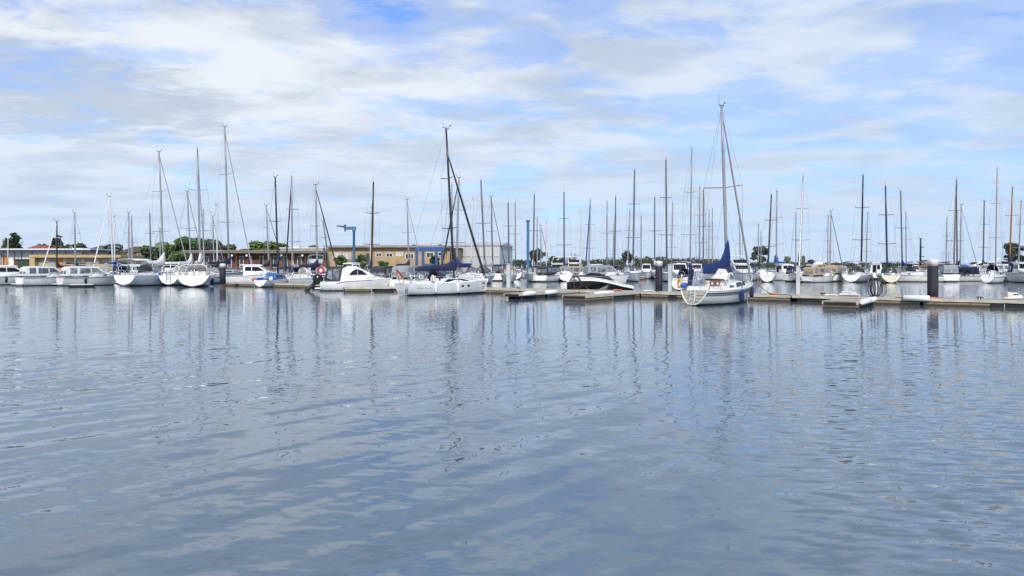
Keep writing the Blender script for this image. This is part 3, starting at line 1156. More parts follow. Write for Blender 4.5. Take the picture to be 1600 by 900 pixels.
# the far-off wood
bl = []
for i in range(420):
    px = random.uniform(770, 1700)
    d = random.uniform(520, 640)
    hgt = random.uniform(3.6, 6.4) * (1.0 + .25 * math.sin(px * .02)) * float(np.interp(px, [760, 1120, 1290, 1700], [1.05, .95, .42, .36]))
    bl.append((X(px, d), d, .6 + hgt * .5, random.uniform(3, 7), 5, hgt * .55))
for i in range(130):
    px = random.uniform(-300, 520)
    d = random.uniform(430, 520)
    bl.append((X(px, d), d, 4, random.uniform(5, 9), 5, random.uniform(3, 5.2)))
me = leaf_mesh(bl, 30000, .95, 3)
me.materials.append(LEAF_F)
o = bpy.data.objects.new('distant_wood', me)
COL.objects.link(o)
tag(o, 'low dark wood along the far shore', 'wood', kind='stuff')


# ------------------------------------------------------------------ buildings
OCH = mat('render_ochre', (.42, .30, .165), .85, var=.10, scale=.6)
OCH2 = mat('render_yellow', (.45, .335, .165), .85, var=.10, scale=.6)
GREYC = mat('corrugated_grey', (.50, .52, .52), .55, .1, var=.06, scale=1.0, stretch=(8, 8, .2))
GREYR = mat('sheet_roof_grey', (.38, .39, .39), .6, var=.12, scale=.5)
WHITEB = mat('render_white', (.74, .74, .72), .85, var=.07, scale=.5)
REDR = mat('roof_tiles_red', (.28, .075, .045), .85, var=.25, scale=2.5)
DARKR = mat('roof_tiles_dark', (.10, .10, .105), .85, var=.2, scale=2.5)
BRNW = mat('timber_brown', (.16, .085, .045), .8, var=.25, stretch=(6, 6, .4))
REDW = mat('timber_red', (.145, .055, .04), .8, var=.2, stretch=(6, 6, .4))
DKTR = mat('trim_dark', (.06, .06, .065), .6, var=.15)
BLUES = mat('steel_blue', (.022, .085, .26), .45, var=.15)
BLUEC = mat('steel_crane_blue', (.04, .17, .35), .45, var=.15)
GLB = mat('window_glass', (.05, .06, .075), .08, var=.5, scale=.7)
CURT = mat('curtain_pale', (.42, .48, .53), .6, var=.25)
GDOOR = mat('garage_door_grey', (.34, .36, .38), .6, var=.12, stretch=(1, 1, 6))
ODOOR = mat('door_orange', (.60, .25, .04), .6, var=.15)
SHUT = mat('shutter_green', (.02, .07, .035), .6, var=.2)


class Bld:
    """building set out on its front line from photo columns px0..px1 at depth d"""

    def __init__(s, name, label, px0, px1, d, depth, cat='building', group=None, d1=None):
        d1 = d1 or d
        s.a, s.b = Vector((X(px0, d), d, 0)), Vector((X(px1, d1), d1, 0))
        s.u = (s.b - s.a).normalized()
        s.n = Vector((s.u.y, -s.u.x, 0))             # towards the viewer
        s.w = (s.b - s.a).length
        s.dep, s.d, s.px0, s.px1 = depth, d, px0, px1
        s.rz = math.atan2(s.u.y, s.u.x)
        s.root = empty(name, s.a, s.rz, label, cat, group)

    def lx(s, px):
        return (px - s.px0) / (s.px1 - s.px0) * s.w

    def box(s, name, ma, px0, px1, z0, z1, y0, y1, parent=None):
        m = MB().bb((s.lx(px0), y0, z0), (s.lx(px1), y1, z1))
        return m.build(name, ma, parent or s.root)

    def window(s, px0, px1, py0, py1, frame=PLW, pane=GLB, mull=1, t=.09, name='window'):
        z0, z1 = Zat(py1, s.d), Zat(py0, s.d)
        x0, x1 = s.lx(px0), s.lx(px1)
        m = MB()
        m.bb((x0 - t, -.09, z0 - t), (x1 + t, -.003, z0))
        m.bb((x0 - t, -.09, z1), (x1 + t, -.003, z1 + t))
        m.bb((x0 - t, -.09, z0), (x0, -.003, z1))
        m.bb((x1, -.09, z0), (x1 + t, -.003, z1))
        for k_ in range(mull):
            xc = x0 + (x1 - x0) * (k_ + 1) / (mull + 1)
            m.bb((xc - t * .4, -.08, z0), (xc + t * .4, -.003, z1))
        f = m.build(name, frame, s.root)
        MB().bb((x0, -.035, z0), (x1, -.004, z1)).build('pane', pane, f)
        return f

    def door(s, px0, px1, py0, z0, ma, name='door'):
        z1 = Zat(py0, s.d)
        x0, x1 = s.lx(px0), s.lx(px1)
        f = MB().bb((x0, -.06, z0), (x1, -.003, z1)).build(name, ma, s.root)
        MB().bb((x1 - .16, -.14, z0 + 1.0), (x1 - .08, -.063, z0 + 1.15)).build('handle', STEEL, f)
        return f

    def gable(s, name, ma, px0, px1, z0, zr, y0, y1, over=.4, ridge_x=True):
        m = MB()
        x0, x1 = s.lx(px0) - over, s.lx(px1) + over
        y0, y1 = y0 - over, y1 + over
        ym = (y0 + y1) / 2
        ins = 0 if ridge_x is True else ridge_x
        v = [(x0, y0, z0), (x1, y0, z0), (x1, y1, z0), (x0, y1, z0), (x0 + ins, ym, zr), (x1 - ins, ym, zr)]
        m.add(v, [(0, 1, 5, 4), (2, 3, 4, 5), (3, 0, 4), (1, 2, 5), (3, 2, 1, 0)])
        return m.build(name, ma, s.root)


GZ = 1.2
# blue-edged long canopy roof at the far left with the orange door shed
b = Bld('canopy_shed', 'long low shed with a blue and white roof edge and orange door', -60, 148, 150, 9)
b.box('wall', WHITEB, -60, 132, GZ, Zat(393, 150), 0, 8.5)
b.box('roof', mat('roof_side_navy', (.03, .05, .12), .6), -64, 148, Zat(393, 150), Zat(390.5, 150), -1.6, 9)
b.box('roof_edge', PLW, -64, 148, Zat(390.5, 150) + .002, Zat(388.6, 150), -1.65, 9.05)
b.door(4, 13, 400, GZ, ODOOR)
b.box('side_wall', GREYG, -60, 3, GZ, Zat(397, 150), -.5, -.003)
for px in (12, 29, 40, 56, 108, 135):
    b.box('post', DKTR, px - .5, px + .5, GZ, Zat(393, 150), -1.3, -1.1)
b.box('skylight', PLW, 108, 124, Zat(388.6, 150) + .002, Zat(387.6, 150), 1, 3)
# dark red hut
b = Bld('red_hut', 'dark red hut with a green hedge panel behind the cropped white cruiser', 22, 51, 141, 3, 'hut')
b.box('wall', REDW, 22, 51, GZ, Zat(406, 141), 0, 3)
b.box('roof', DKTR, 21, 52, Zat(406, 141), Zat(404.6, 141), -.2, 3.2)
b.box('front_panel', SHUT, 28, 45, GZ, Zat(407.5, 141), -.06, -.003)
# yellow boathouses
b = Bld('boathouse_row', 'low yellow boathouse row with deep flat fascia and grey doors', 52, 194, 138, 7)
b.box('wall', OCH2, 60, 193, GZ, Zat(402.5, 138), 0, 7)
b.box('roof', OCH2, 52, 194, Zat(402.5, 138), Zat(399.3, 138), -1.2, 7.3)
b.box('roof_edge', mat('fascia_cream', (.66, .5, .2), .7, var=.1), 52, 194, Zat(399.3, 138) + .002, Zat(398.4, 138), -1.25, 7.35)
b.box('side_wall', OCH2, 52, 60, GZ, Zat(402.5, 138) - .002, -1.1, 7)
for i, px in enumerate((63, 77, 90, 116, 136, 160, 178)):
    b.door(px, px + (9 if i % 2 else 7), 404.5, GZ, GDOOR if i not in (2,) else ODOOR, 'garage_door')
for px in (73, 100, 128, 150, 171):
    b.window(px, px + 3.4, 405, 409, pane=CURT)
# houses behind
b = Bld('red_roof_house', 'long house with a red tiled roof beyond the canopy shed', 34, 90, 175, 9)
b.box('wall', WHITEB, 36, 88, GZ, Zat(391, 175), 0, 8)
b.gable('roof', REDR, 36, 88, Zat(391, 175), Zat(382.5, 175), 0, 8, .4, 1.0)
b.window(70, 75, 392, 395)
b = Bld('grey_roof_house', 'house with a grey hipped roof and chimney beyond the boathouses', 134, 168, 172, 8)
b.box('wall', mat('render_grey', (.25, .25, .24), .85, var=.15), 136, 166, GZ, Zat(390.5, 172), 0, 7)
rf = b.gable('roof', DARKR, 136, 166, Zat(390.5, 172), Zat(383, 172), 0, 7, .4, 1.6)
MB().bb((b.lx(154), 3.2, Zat(385, 172)), (b.lx(156), 3.9, Zat(381.6, 172))).build('chimney', BRNW, rf)
b.window(148, 152, 391, 394.5)
b = Bld('brown_house', 'dark brown house with a low roof behind the twin bare masts', 187, 236, 165, 8)
b.box('wall', BRNW, 189, 234, GZ, Zat(394, 165), 0, 7)
rf = b.gable('roof', mat('roof_tiles_brown', (.10, .065, .05), .85, var=.25, scale=2.5), 189, 234, Zat(394, 165), Zat(384.5, 165), 0, 7, .4, 1.4)
MB().bb((b.lx(212), 3.2, Zat(387, 165)), (b.lx(214.5), 3.9, Zat(382.5, 165))).build('chimney', DARKR, rf)
b.window(200, 205, 396, 400)
b.window(215, 220, 396, 400)
# brown pavilion
b = Bld('timber_pavilion', 'long brown timber pavilion with a flat overhanging roof and globe lamps', 288, 513, 146, 9)
b.box('wall', REDW, 292, 410, GZ, Zat(396, 146), 1.2, 9)
b.box('side_wall', BRNW, 410, 510, GZ, Zat(396, 146), 1.2, 9)
b.box('roof', mat('roof_felt', (.17, .15, .13), .8, var=.15), 286, 514, Zat(395.6, 146), Zat(392.2, 146), -.6, 9.6)
b.box('roof_edge', mat('fascia_tan', (.30, .23, .16), .7, var=.15), 286, 514, Zat(392.2, 146) + .002, Zat(391, 146), -.65, 9.65)
for px in range(296, 512, 18):
    b.box('post', BRNW, px, px + 1.2, GZ, Zat(395.6, 146), .2, .4)
for px in (316, 334, 352, 371, 384, 402, 424, 440, 462, 478, 494):
    z1 = Zat(400, 146)
    f = MB().bb((b.lx(px), 1.1, 1.9), (b.lx(px + 6.5), 1.195, z1)).build('window', PLW, b.root)
    MB().bb((b.lx(px + .7), 1.06, 2.0), (b.lx(px + 5.8), 1.095, z1 - .12)).build('pane', GLB, f)
for px in (363, 386, 440, 473):
    o = MB().lathe([(.02, -.26), (.2, -.16), (.26, 0), (.2, .16), (.02, .26)], (b.lx(px), -.2, Zat(399.5, 146)), 10).build('globe_lamp', PLW, b.root)
# white flat building behind
b = Bld('white_flat_building', 'white flat roofed building behind the timber pavilion', 438, 516, 160, 10)
b.box('wall', WHITEB, 438, 516, GZ, Zat(388.5, 160), 0, 10)
b.box('roof', mat('roof_edge_pale', (.60, .60, .58), .7, var=.08), 437, 517, Zat(388.5, 160), Zat(386.6, 160), -.3, 10.3)
b.box('roof_box', WHITEB, 449, 460, Zat(386.6, 160), Zat(384.6, 160), 3, 6)
for px in (470, 485, 499):
    b.window(px, px + 6, 391, 395)
# long yellow building
b = Bld('harbour_office', 'long ochre building with a thin dark roof edge and white framed windows', 508, 716, 142, 10)
zt = Zat(386.5, 142)
b.box('wall', OCH, 513, 699, GZ, zt, 0, 10)
b.box('corner_wall', OCH, 699, 716, GZ, Zat(389, 142), -.8, 9.8)
b.box('roof', GREYR, 507, 702, zt, Zat(384.8, 142), -1.0, 10.5)
b.box('roof_edge', DKTR, 507, 702, Zat(384.8, 142) + .002, Zat(384.0, 142), -1.05, 10.55)
b.box('corner_roof', DKTR, 697, 719, Zat(388.5, 142), Zat(387, 142), -1.5, 9.5)
m = MB().tube([(b.lx(508), -.9, zt - .1), (b.lx(511), -.9, 3.2), (b.lx(516), -.9, GZ)], .17, 6)
m.build('slanted_post', DKTR, b.root)
for px0, px1, y0, y1, pn, mu in [(521, 526, 396, 407, CURT, 1), (527.5, 532, 396, 407, CURT, 0), (537, 541, 396, 404, CURT, 0), (543, 547, 396, 404, CURT, 0),
                                 (588, 596, 396, 400.5, GLB, 1), (604, 613, 396, 401, GLB, 1), (620, 629, 395, 399.5, CURT, 1),
                                 (634, 646, 397, 404, SHUT, 2), (667, 677, 395, 402, GLB, 1), (685, 690, 395, 399, GLB, 0)]:
    b.window(px0, px1, y0, y1, pane=pn, mull=mu)
b.door(571.5, 578, 396, GZ, DKTR)
for px in (703.5, 709.5):
    z0, z1 = Zat(408, 142), Zat(392, 142)
    f = MB().bb((b.lx(px), -.86, z0), (b.lx(px + 4), -.803, z1)).build('window', DKTR, b.root)
    MB().bb((b.lx(px + .6), -.88, z0 + .1), (b.lx(px + 3.4), -.863, z1 - .1)).build('pane', GLB, f)
for px0, px1, ty, d_, lb in [(583, 640, 380.5, 168, 'pale grey shed roof left behind the ochre building'),
                             (630, 682, 378.5, 180, 'pale grey shed roof right behind the ochre building')]:
    b2 = Bld('storage_shed', lb, px0, px1, d_, 14)
    b2.box('wall', GREYC, px0, px1, GZ, Zat(384, d_), 0, 14)
    b2.gable('roof', mat('shed_roof_pale', (.50, .49, .47), .7, var=.1), px0, px1, Zat(384, d_), Zat(ty, d_), 0, 14, .3)
# grey hall
b = Bld('grey_hall', 'large pale grey corrugated hall with horizontal seams beside the ochre building', 706, 781, 152, 13, d1=150)
zt = Zat(384, 152)
b.box('wall', GREYC, 706, 781, GZ, zt, 0, 13)
b.gable('roof', mat('hall_roof', (.45, .46, .46), .6, var=.1), 706, 781, zt, Zat(377.6, 152), 0, 13, .25)
for py in (400.2, 386.5):
    b.box('seam_rail', PLW, 706, 781, Zat(py + .6, 152), Zat(py, 152), -.08, -.004)
b.box('lower_seam', DKTR, 706, 781, Zat(401.6, 152), Zat(400.9, 152), -.05, -.004)
for px in (716, 727, 738, 749, 760, 771, 780):
    b.box('wall_post', mat('post_grey', (.42, .44, .45), .6, var=.1), px, px + .5, GZ, zt, -.06, -.004)
b.door(752, 760, 403, GZ, GREYG, 'roller_door')

# blue boat lift
root = empty('boat_lift', (X(672, 136), 136, GZ), 0, 'blue steel boat lift gantry standing before the ochre building', 'boat lift')
zb_, zt_ = 0, Zat(386, 136) - GZ
for px in (651, 661, 682, 691):
    x = X(px, 136) - X(672, 136)
    MB().bb((x - .22, -.25, 0), (x + .22, .25, zt_ - .72)).build('leg', BLUES, root)
MB().bb((X(648, 136) - X(672, 136), -.3, zt_ - .72), (X(696, 136) - X(672, 136), .3, zt_)).build('beam', BLUES, root)
MB().bb((X(660, 136) - X(672, 136), -.18, 1.0), (X(683, 136) - X(672, 136), .18, 1.5)).build('cross_bar', BLUES, root)

# blue jib crane
d_ = 134
root = empty('jib_crane', (X(553, d_), d_, GZ), 0, 'blue pillar crane with a short jib pointing left', 'crane')
zt_ = Zat(355, d_) - GZ
MB().lathe([(.3, 0), (.24, .5), (.22, zt_ - .8), (.3, zt_ - .75), (.3, zt_ - .4)], (0, 0, 0), 12).build('pillar', BLUEC, root)
s_ = d_ / FPX
MB().bb((-13.5 * s_, -.3, zt_ - .5), (3.0 * s_, .3, zt_ + .1)).build('jib', BLUEC, root)
MB().bb((-12 * s_, -.31, zt_ - .8), (-2 * s_, .31, zt_ - .503)).build('jib_underside', ALUW, root)
MB().tube([(-27 * s_, 0, zt_ + .25), (-13.4 * s_, 0, zt_ + .05)], [.09, .22], 8).build('jib_arm', ALUD, root)
MB().bb((-14.6 * s_, -.34, zt_ - .75), (-12.8 * s_, .34, zt_ + .45)).build('winch', DKTR, root)
m = MB().tube([(-26 * s_, 0, zt_ + .2), (-26 * s_, 0, zt_ - .5)], .03, 5)
m.build('hook', DKTR, root)
# blue column
d_ = 132
root = empty('crane_column', (X(825, d_), d_, -.5), 0, 'tall plain blue steel column rising between the bare masts', 'column')
zt_ = Zat(347, d_) + .5
MB().lathe([(.32, 0), (.27, .6), (.25, zt_ - .3), (.25, zt_)], (0, 0, 0), 14).build('post', BLUEC, root)
MB().lathe([(.34, zt_), (.38, zt_ + .1), (.38, zt_ + .35), (.2, zt_ + .4)], (0, 0, 0), 14).build('post_cap', BLUEC, root)
# thin pole
root = empty('flagpole', (X(12.5, 148), 148, GZ), 0, 'thin pale pole standing before the dark conifer', 'pole')
MB().tube([(0, 0, 0), (0, 0, Zat(373, 148) - GZ)], [.11, .06], 8).build('pole', ALUW, root)
MB().lathe([(.02, -.1), (.1, 0), (.02, .1)], (0, 0, Zat(373, 148) - GZ + .1), 8).build('finial', PLW, root)

# ------------------------------------------------------------------ pontoons
PLANK = bpy.data.materials.new('pontoon_planks')
PLANK.use_nodes = True
_nt = PLANK.node_tree
_co = nd(_nt, 'ShaderNodeTexCoord').outputs['Object']
_w = nd(_nt, 'ShaderNodeTexWave', wave_type='BANDS', bands_direction='X', i_Vector=_co, i_Scale=2.2, i_Distortion=.4, i_Detail=1.0).outputs['Fac']
_n = nd(_nt, 'ShaderNodeTexNoise', i_Vector=_co, i_Scale=1.7, i_Detail=5.0).outputs['Fac']
_c = mixc(_nt, maprange(_nt, _n, .35, .7, 0, 1), (.43, .37, .30), (.26, .22, .175))
_c = mixc(_nt, maprange(_nt, _w, .0, .12, .75, 0), _c, (.05, .045, .04))
_nt.links.new(_c, _nt.nodes['Principled BSDF'].inputs['Base Color'])
_nt.nodes['Principled BSDF'].inputs['Roughness'].default_value = .85
BEAM = mat('pontoon_beam_timber', (.53, .49, .41), .8, var=.22, stretch=(.4, 5, 5), scale=2)
FLOATC = bpy.data.materials.new('pontoon_float_concrete')
FLOATC.use_nodes = True
_nt = FLOATC.node_tree
_co = nd(_nt, 'ShaderNodeTexCoord').outputs['Object']
_n = nd(_nt, 'ShaderNodeTexNoise', i_Vector=nd(_nt, 'ShaderNodeMapping', i_Vector=_co, i_Scale=(1, 1, .35)).outputs[0], i_Scale=2.2, i_Detail=6.0).outputs['Fac']
_z = nd(_nt, 'ShaderNodeSeparateXYZ', i_0=_co).outputs[2]
_c = mixc(_nt, maprange(_nt, _n, .35, .7, 0, 1), (.30, .245, .165), (.15, .12, .08))
# weed and slime up to the tide line
_zz = mth(_nt, 'ADD', _z, mth(_nt, 'MULTIPLY', mth(_nt, 'SUBTRACT', _n, .5), .12))
_c = mixc(_nt, maprange(_nt, _zz, .05, .19, 1, 0), _c, (.045, .035, .02))
_nt.links.new(_c, _nt.nodes['Principled BSDF'].inputs['Base Color'])
_nt.nodes['Principled BSDF'].inputs['Roughness'].default_value = .9
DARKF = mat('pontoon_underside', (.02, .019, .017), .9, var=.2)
GALV = mat('galvanised_steel', (.40, .41, .41), .5, .5, var=.15)


def pontoon(label, a, b, w, top=.44, group='floating pontoons of the pier', gaps=(), name='pontoon', cat='pontoon', beams=True):
    a, b = Vector((*a, 0)), Vector((*b, 0))
    if a.x > b.x:
        a, b = b, a
    u = (b - a).normalized()
    L = (b - a).length
    root = empty(name, a, math.atan2(u.y, u.x), label, cat, group)
    # local +x along the front edge, +y away from the viewer's side
    MB().bb((0, .09, top - .07), (L, w - .09, top)).build('deck', PLANK, root)
    for y0, y1 in ((0, .085), (w - .085, w)):
        MB().bb((.02, y0, top - .16), (L - .02, y1, top + .012)).build('rub_rail', BEAM, root)
    if beams:
        MB().bb((.03, .10, top - .22), (L - .03, w - .10, top - .073)).build('frame', DARKF, root)
    n = max(1, round(L / 3.4))
    for i in range(n):
        x0, x1 = L * i / n + .08, L * (i + 1) / n - .08
        if i in gaps:
            MB().bb((x0 + .3, .05, -.35), (x1 - .3, w - .2, top - .225)).build('float', DARKF, root)
        else:
            MB().bb((x0, .02, -.4), (x1, w - .02, top - .224)).build('float', FLOATC, root)
    for i in range(1, n):
        x = L * i / n
        if (i + int(L * 7)) % 3 == 0:
            MB().bb((x - .34, -.05, -.35), (x + .34, -.002, top - .19)).build('fender_block', RUB, root)
        else:
            MB().bb((x - .05, -.03, .02), (x + .05, .0, top - .165)).build('bracket', GALV, root)
    return root


def on_pier(px, off=0.0):                             # point of the pier front seen in column px; off = metres back from the edge
    k_ = (px - 800) / FPX
    d = 66.07 / (1 + .69 * k_)
    return (k_ * d + .568 * off, d + .823 * off)


cols = [1690, 1440, 1236, 1105, 1000, 905, 812, 722, 636, 548, 458, 343]
desc = ['pontoon section carrying the small white tender, cropped by the frame', 'pontoon section with the hose coil and the stacked white boards',
        'pontoon section beside the bow of the white yacht with the blue sail cover', 'pontoon section behind the stern of the white yacht with the blue sail cover',
        'pontoon section in front of the bow of the black speedboat', 'pontoon section in front of the stern of the black speedboat',
        'pontoon section at the foot of the slim grey post nearest the grey hall', 'pontoon section behind the hull of the racing yacht with black mast',
        'pontoon section behind the sport cruiser with black outboard', 'pontoon section below the red and white lifebuoy',
        'pontoon section between the black pile and the little yacht with blue cabin']
for i in range(len(cols) - 1):
    p, q = on_pier(cols[i]), on_pier(cols[i + 1])
    s = .004
    p = (p[0] + (q[0] - p[0]) * s, p[1] + (q[1] - p[1]) * s)
    q = (q[0] + (p[0] - q[0]) * s, q[1] + (p[1] - q[1]) * s)
    pontoon(desc[i], p, q, 2.5, gaps={0: (1,), 1: (0,), 2: (3,), 4: (0,), 9: (1,), 8: (2,)}.get(i, ()))


def finger(label, px, py, w=1.15, gaps=(), ln=None):
    d = dist(py)
    e = (X(px, d), d)
    t = (66.07 - d - .69 * e[0]) / 1.215 - .06
    t = ln or t
    root_ = (e[0] + .568 * t, e[1] + .823 * t)
    # long edge facing right is the local front
    return pontoon(label, e, root_, w, .42, 'finger pontoons', gaps, 'finger_pontoon', 'pontoon')


finger('finger pontoon with white fender tubes, pointing at the viewer by the hose coil', 1340, 483.0, 2.0, (1,))
finger('finger pontoon reaching out in front of the black speedboat', 916, 471.5, 2.0, (1,))
finger('finger pontoon with white edge pads left of the black speedboat', 812, 468.0, 1.5, (0,))
pontoon('finger pontoon alongside the sport cruiser with black outboard', (X(538, 70.5), 70.5), (X(622, 72.2), 72.2), 1.0, .42, 'finger pontoons', (1,), 'finger_pontoon')
# pontoons of the far basin
for a, b_, d, lb in [(1150, 1330, 123, 'far pontoon behind the row of sterns, left of the black topped coil'), (1340, 1620, 124, 'far pontoon behind the row of sterns, below the varnished mast'),
                     (846, 1010, 124, 'far pontoon beyond the black speedboat')]:
    pontoon(lb, (X(a, d), d), (X(b_, d), d + 1), 2.2, .6, 'pontoons of the far basin')

# ------------------------------------------------------------------ piles and posts
PILE = bpy.data.materials.new('pile_black_sleeve')
PILE.use_nodes = True
_nt = PILE.node_tree
_co = nd(_nt, 'ShaderNodeTexCoord').outputs['Object']
_n = nd(_nt, 'ShaderNodeTexNoise', i_Vector=nd(_nt, 'ShaderNodeMapping', i_Vector=_co, i_Scale=(3, 3, .5)).outputs[0], i_Scale=1.5, i_Detail=6.0).outputs['Fac']
_nt.links.new(mixc(_nt, maprange(_nt, _n, .4, .7, 0, 1), (.008, .009, .016), (.02, .022, .032)), _nt.nodes['Principled BSDF'].inputs['Base Color'])
_nt.nodes['Principled BSDF'].inputs['Roughness'].default_value = .75
RUST = mat('pile_rust_brown', (.10, .06, .04), .9, var=.3)


def pile(label, px, d, ty, cap_y, r=.33, foot=None):
    root = empty('mooring_pile', (X(px, d), d, 0), 0, label, 'pile', 'black mooring piles with white caps')
    zc, zt_ = Zat(cap_y, d), Zat(ty, d)
    z0 = -1.0
    if foot:
        MB().lathe([(r * .98, -1), (r * .98, foot)], n=20).build('pile_foot', RUST, root)
        z0 = foot + .002
    MB().lathe([(r, z0), (r, zc)], n=24).build('sleeve', PILE, root)
    MB().lathe([(r * 1.004, zc + .002), (r * 1.004, zt_ - .05), (r * .9, zt_), (.05, zt_ + .03)], n=24).build('cap', mat('pile_cap_white', (.62, .59, .58), .7, var=.15), root)


pile('thickest black pile with a white cap standing behind the pier', 1457.5, 51.0, 405.5, 415.5, .345)
pile('black pile with a white cap standing left of the yacht with blue sail cover', 1029.5, 62.5, 408, 416, .30)
pile('black pile with a white cap and rusty foot beside the widest rounded stern', 348, 84, 412, 418, .33, .35)
CONC = mat('post_pale_concrete', (.47, .49, .50), .8, var=.12, stretch=(1, 1, .4))


def post(label, px, d, ty, s=.27):
    root = empty('mooring_post', (X(px, d), d, 0), R(-20), label, 'post', 'square grey mooring posts')
    zt_ = Zat(ty, d)
    MB().bb((-s / 2, -s / 2, -1), (s / 2, s / 2, zt_)).build('shaft', CONC, root)
    MB().bb((-s / 2 - .03, -s / 2 - .03, zt_ + .001), (s / 2 + .03, s / 2 + .03, zt_ + .09)).build('cap', GALV, root)


post('square grey post standing just right of the white yacht with the blue sail cover', 1247, *[on_pier(1247, 2.8)[1], 417])
post('square grey post between the black pile and the stern of the blue covered yacht', 1047, on_pier(1047, 2.8)[1], 414)
post('square grey post near the bow of the racing yacht with black mast', 795, on_pier(795, 2.8)[1], 413, .33)
post('square grey post on the far pontoon beside the boat with navy canopy', 1517, 119, 416, .45)


# ------------------------------------------------------------------ things lying on the pier
def coil(label, px, off, r, n, seed, stand=False):
    p = on_pier(px, off)
    root = empty('hose_coil', (p[0], p[1], .44), R(15), label, 'hose coil', 'dark hose coils on the pier')
    rr = random.Random(seed)
    m = MB()
    m.tube([(0, .05, 0), (0, .05, 2 * r)], .04, 6)
    m.tube([(-.2, .05, 2 * r - .05), (.2, .05, 2 * r - .05)], .035, 6)
    m.tube([(-.35, .1, 0.02), (.35, .1, .02)], .035, 6)
    m.build('rack', ALUD, root)
    for i in range(n):
        a = rr.uniform(-.95, .95)
        rx, rz_ = r * rr.uniform(.72, 1.05), r * rr.uniform(.88, 1.02)
        ox = rr.uniform(-.2, .2)
        pts = []
        for j in range(20):
            q = 2 * math.pi * j / 20
            x, z = rx * math.cos(q), rz_ * math.sin(q)
            x *= 1 - .22 * math.sin(q)
            pts.append((ox + x * math.cos(a), x * math.sin(a) * .6 - .03 * i, 1.98 * r - rz_ + z - .04))
        MB().tube(pts, .026, 6, True).build('hose_loop', RUB if i % 3 else ROPE, root)


coil('large dark hose coil hung upright on a rack, above the white fender tubes', 1362, 1.6, .66, 6, 2)
coil('dark hose coil on a rack at the stern of the black speedboat', 880, 1.9, .60, 5, 5)


def tube_fender(label, a, b, z, r=.17):
    a, b = Vector((*a, z)), Vector((*b, z))
    c = (a + b) / 2
    o = MB().tube([a - c, (a - c) * .96, (b - c) * .5, (b - c) * .96, b - c], [r * .7, r, r * 1.03, r, r * .7], 12).build('tube_fender', PLW)
    o.location = c
    return tag(o, label, 'tube fender', 'white tube fenders on the pontoon edges')


fa = (X(1340, dist(483)), dist(483))
for i, (s0, s1, lb) in enumerate([(.5, 3.0, 'white tube fender at the outer end of the finger by the hose coil'), (3.1, 5.4, 'white tube fender on the inner part of the finger by the hose coil')]):
    tube_fender(lb, (fa[0] + .568 * s0 + .12, fa[1] + .823 * s0 - .12), (fa[0] + .568 * s1 + .12, fa[1] + .823 * s1 - .12), .40)
tube_fender('white tube fender on the pier edge in front of the thickest black pile', on_pier(1412, -.12), on_pier(1453, -.12), .47, .19)
fb = (X(812, dist(468)), dist(468))
for i, (s0, s1, lb) in enumerate([(.4, 2.0, 'white tube fender at the tip of the finger left of the black speedboat'), (3.6, 5.2, 'white tube fender midway along the finger left of the black speedboat')]):
    tube_fender(lb, (fb[0] + .568 * s0 + .1, fb[1] + .823 * s0 - .1), (fb[0] + .568 * s1 + .1, fb[1] + .823 * s1 - .1), .42, .17)
tube_fender('pale tube fender on the finger before the bow of the black speedboat', (X(930, 56), 56), (X(958, 58.2), 58.2), .42, .16)

p = on_pier(1319, 1.3)
root = empty('board_stack', (p[0], p[1], .44), R(-28), 'low stack of white boards lying on the pier left of the hose coil', 'board stack')
for i in range(5):
    MB().box((random.uniform(-.12, .12), random.uniform(-.1, .1), .05 + .062 * i), (1.5 - .22 * i, .55, .058), random.uniform(-.08, .08)).build('board', OFFW if i % 2 else PLW, root)
p = on_pier(1206, .5)
o = MB().lathe([(.3, 0), (.34, .05), (.3, .12), (.2, .16), (.05, .17)], n=14).build('rope_heap', ORANGE)
o.location = (p[0], p[1], .442)
tag(o, 'salmon coloured rope heap where the sagging line meets the pier', 'rope')
p = on_pier(1461, .25)
o = MB().box((0, 0, .05), (.8, .3, .1)).build('edge_pad', mat('pad_salmon', (.52, .24, .17), .7, var=.15))
o.location, o.rotation_euler = (p[0], p[1], .447), (0, 0, R(-34.6))
tag(o, 'small salmon red pad on the pier edge beside the thickest black pile', 'edge pad')
for px, off, col, lb in ((1407, .2, (.50, .27, .20), 'salmon pad on the pier edge left of the white tube by the thickest pile'), (1296, .3, (.66, .65, .62), 'white pad on the pier edge left of the white boards'),
                         (1012, .25, (.64, .63, .60), 'white pad on the pier edge just left of the black pile'), (962, .4, (.50, .20, .14), 'red brown pad on the pier below the speedboat bow')):
    p = on_pier(px, off)
    m = MB()
    m.rings([[(x, .13 * math.cos(a), .075 + .075 * math.sin(a)) for a in [2 * math.pi * j / 8 for j in range(8)]] for x in (-.36, -.33, .33, .36)], smooth=False)
    o = m.build('edge_pad', mat('pad_%d' % px, col, .7, var=.15))
    o.location, o.rotation_euler = (p[0], p[1], .445), (0, 0, R(-34.6))
    tag(o, lb, 'edge pad', 'pads on the pier edge')
o = MB().tube([(X(1180, 53.2), 53.2, 1.25), (X(1190, 53.6), 53.6, .95), (X(1199, 53.6), 53.6, .65), (X(1206, 53.3), 53.3, .50), (X(1216, 53), 53, .46), (X(1228, 52.6), 52.6, .50),
               (X(1236, 52.4), 52.4, .47)], .022, 6).build('mooring_line', ROPE)
tag(o, 'dark mooring line sagging from the yacht bow down to the pier', 'mooring line')
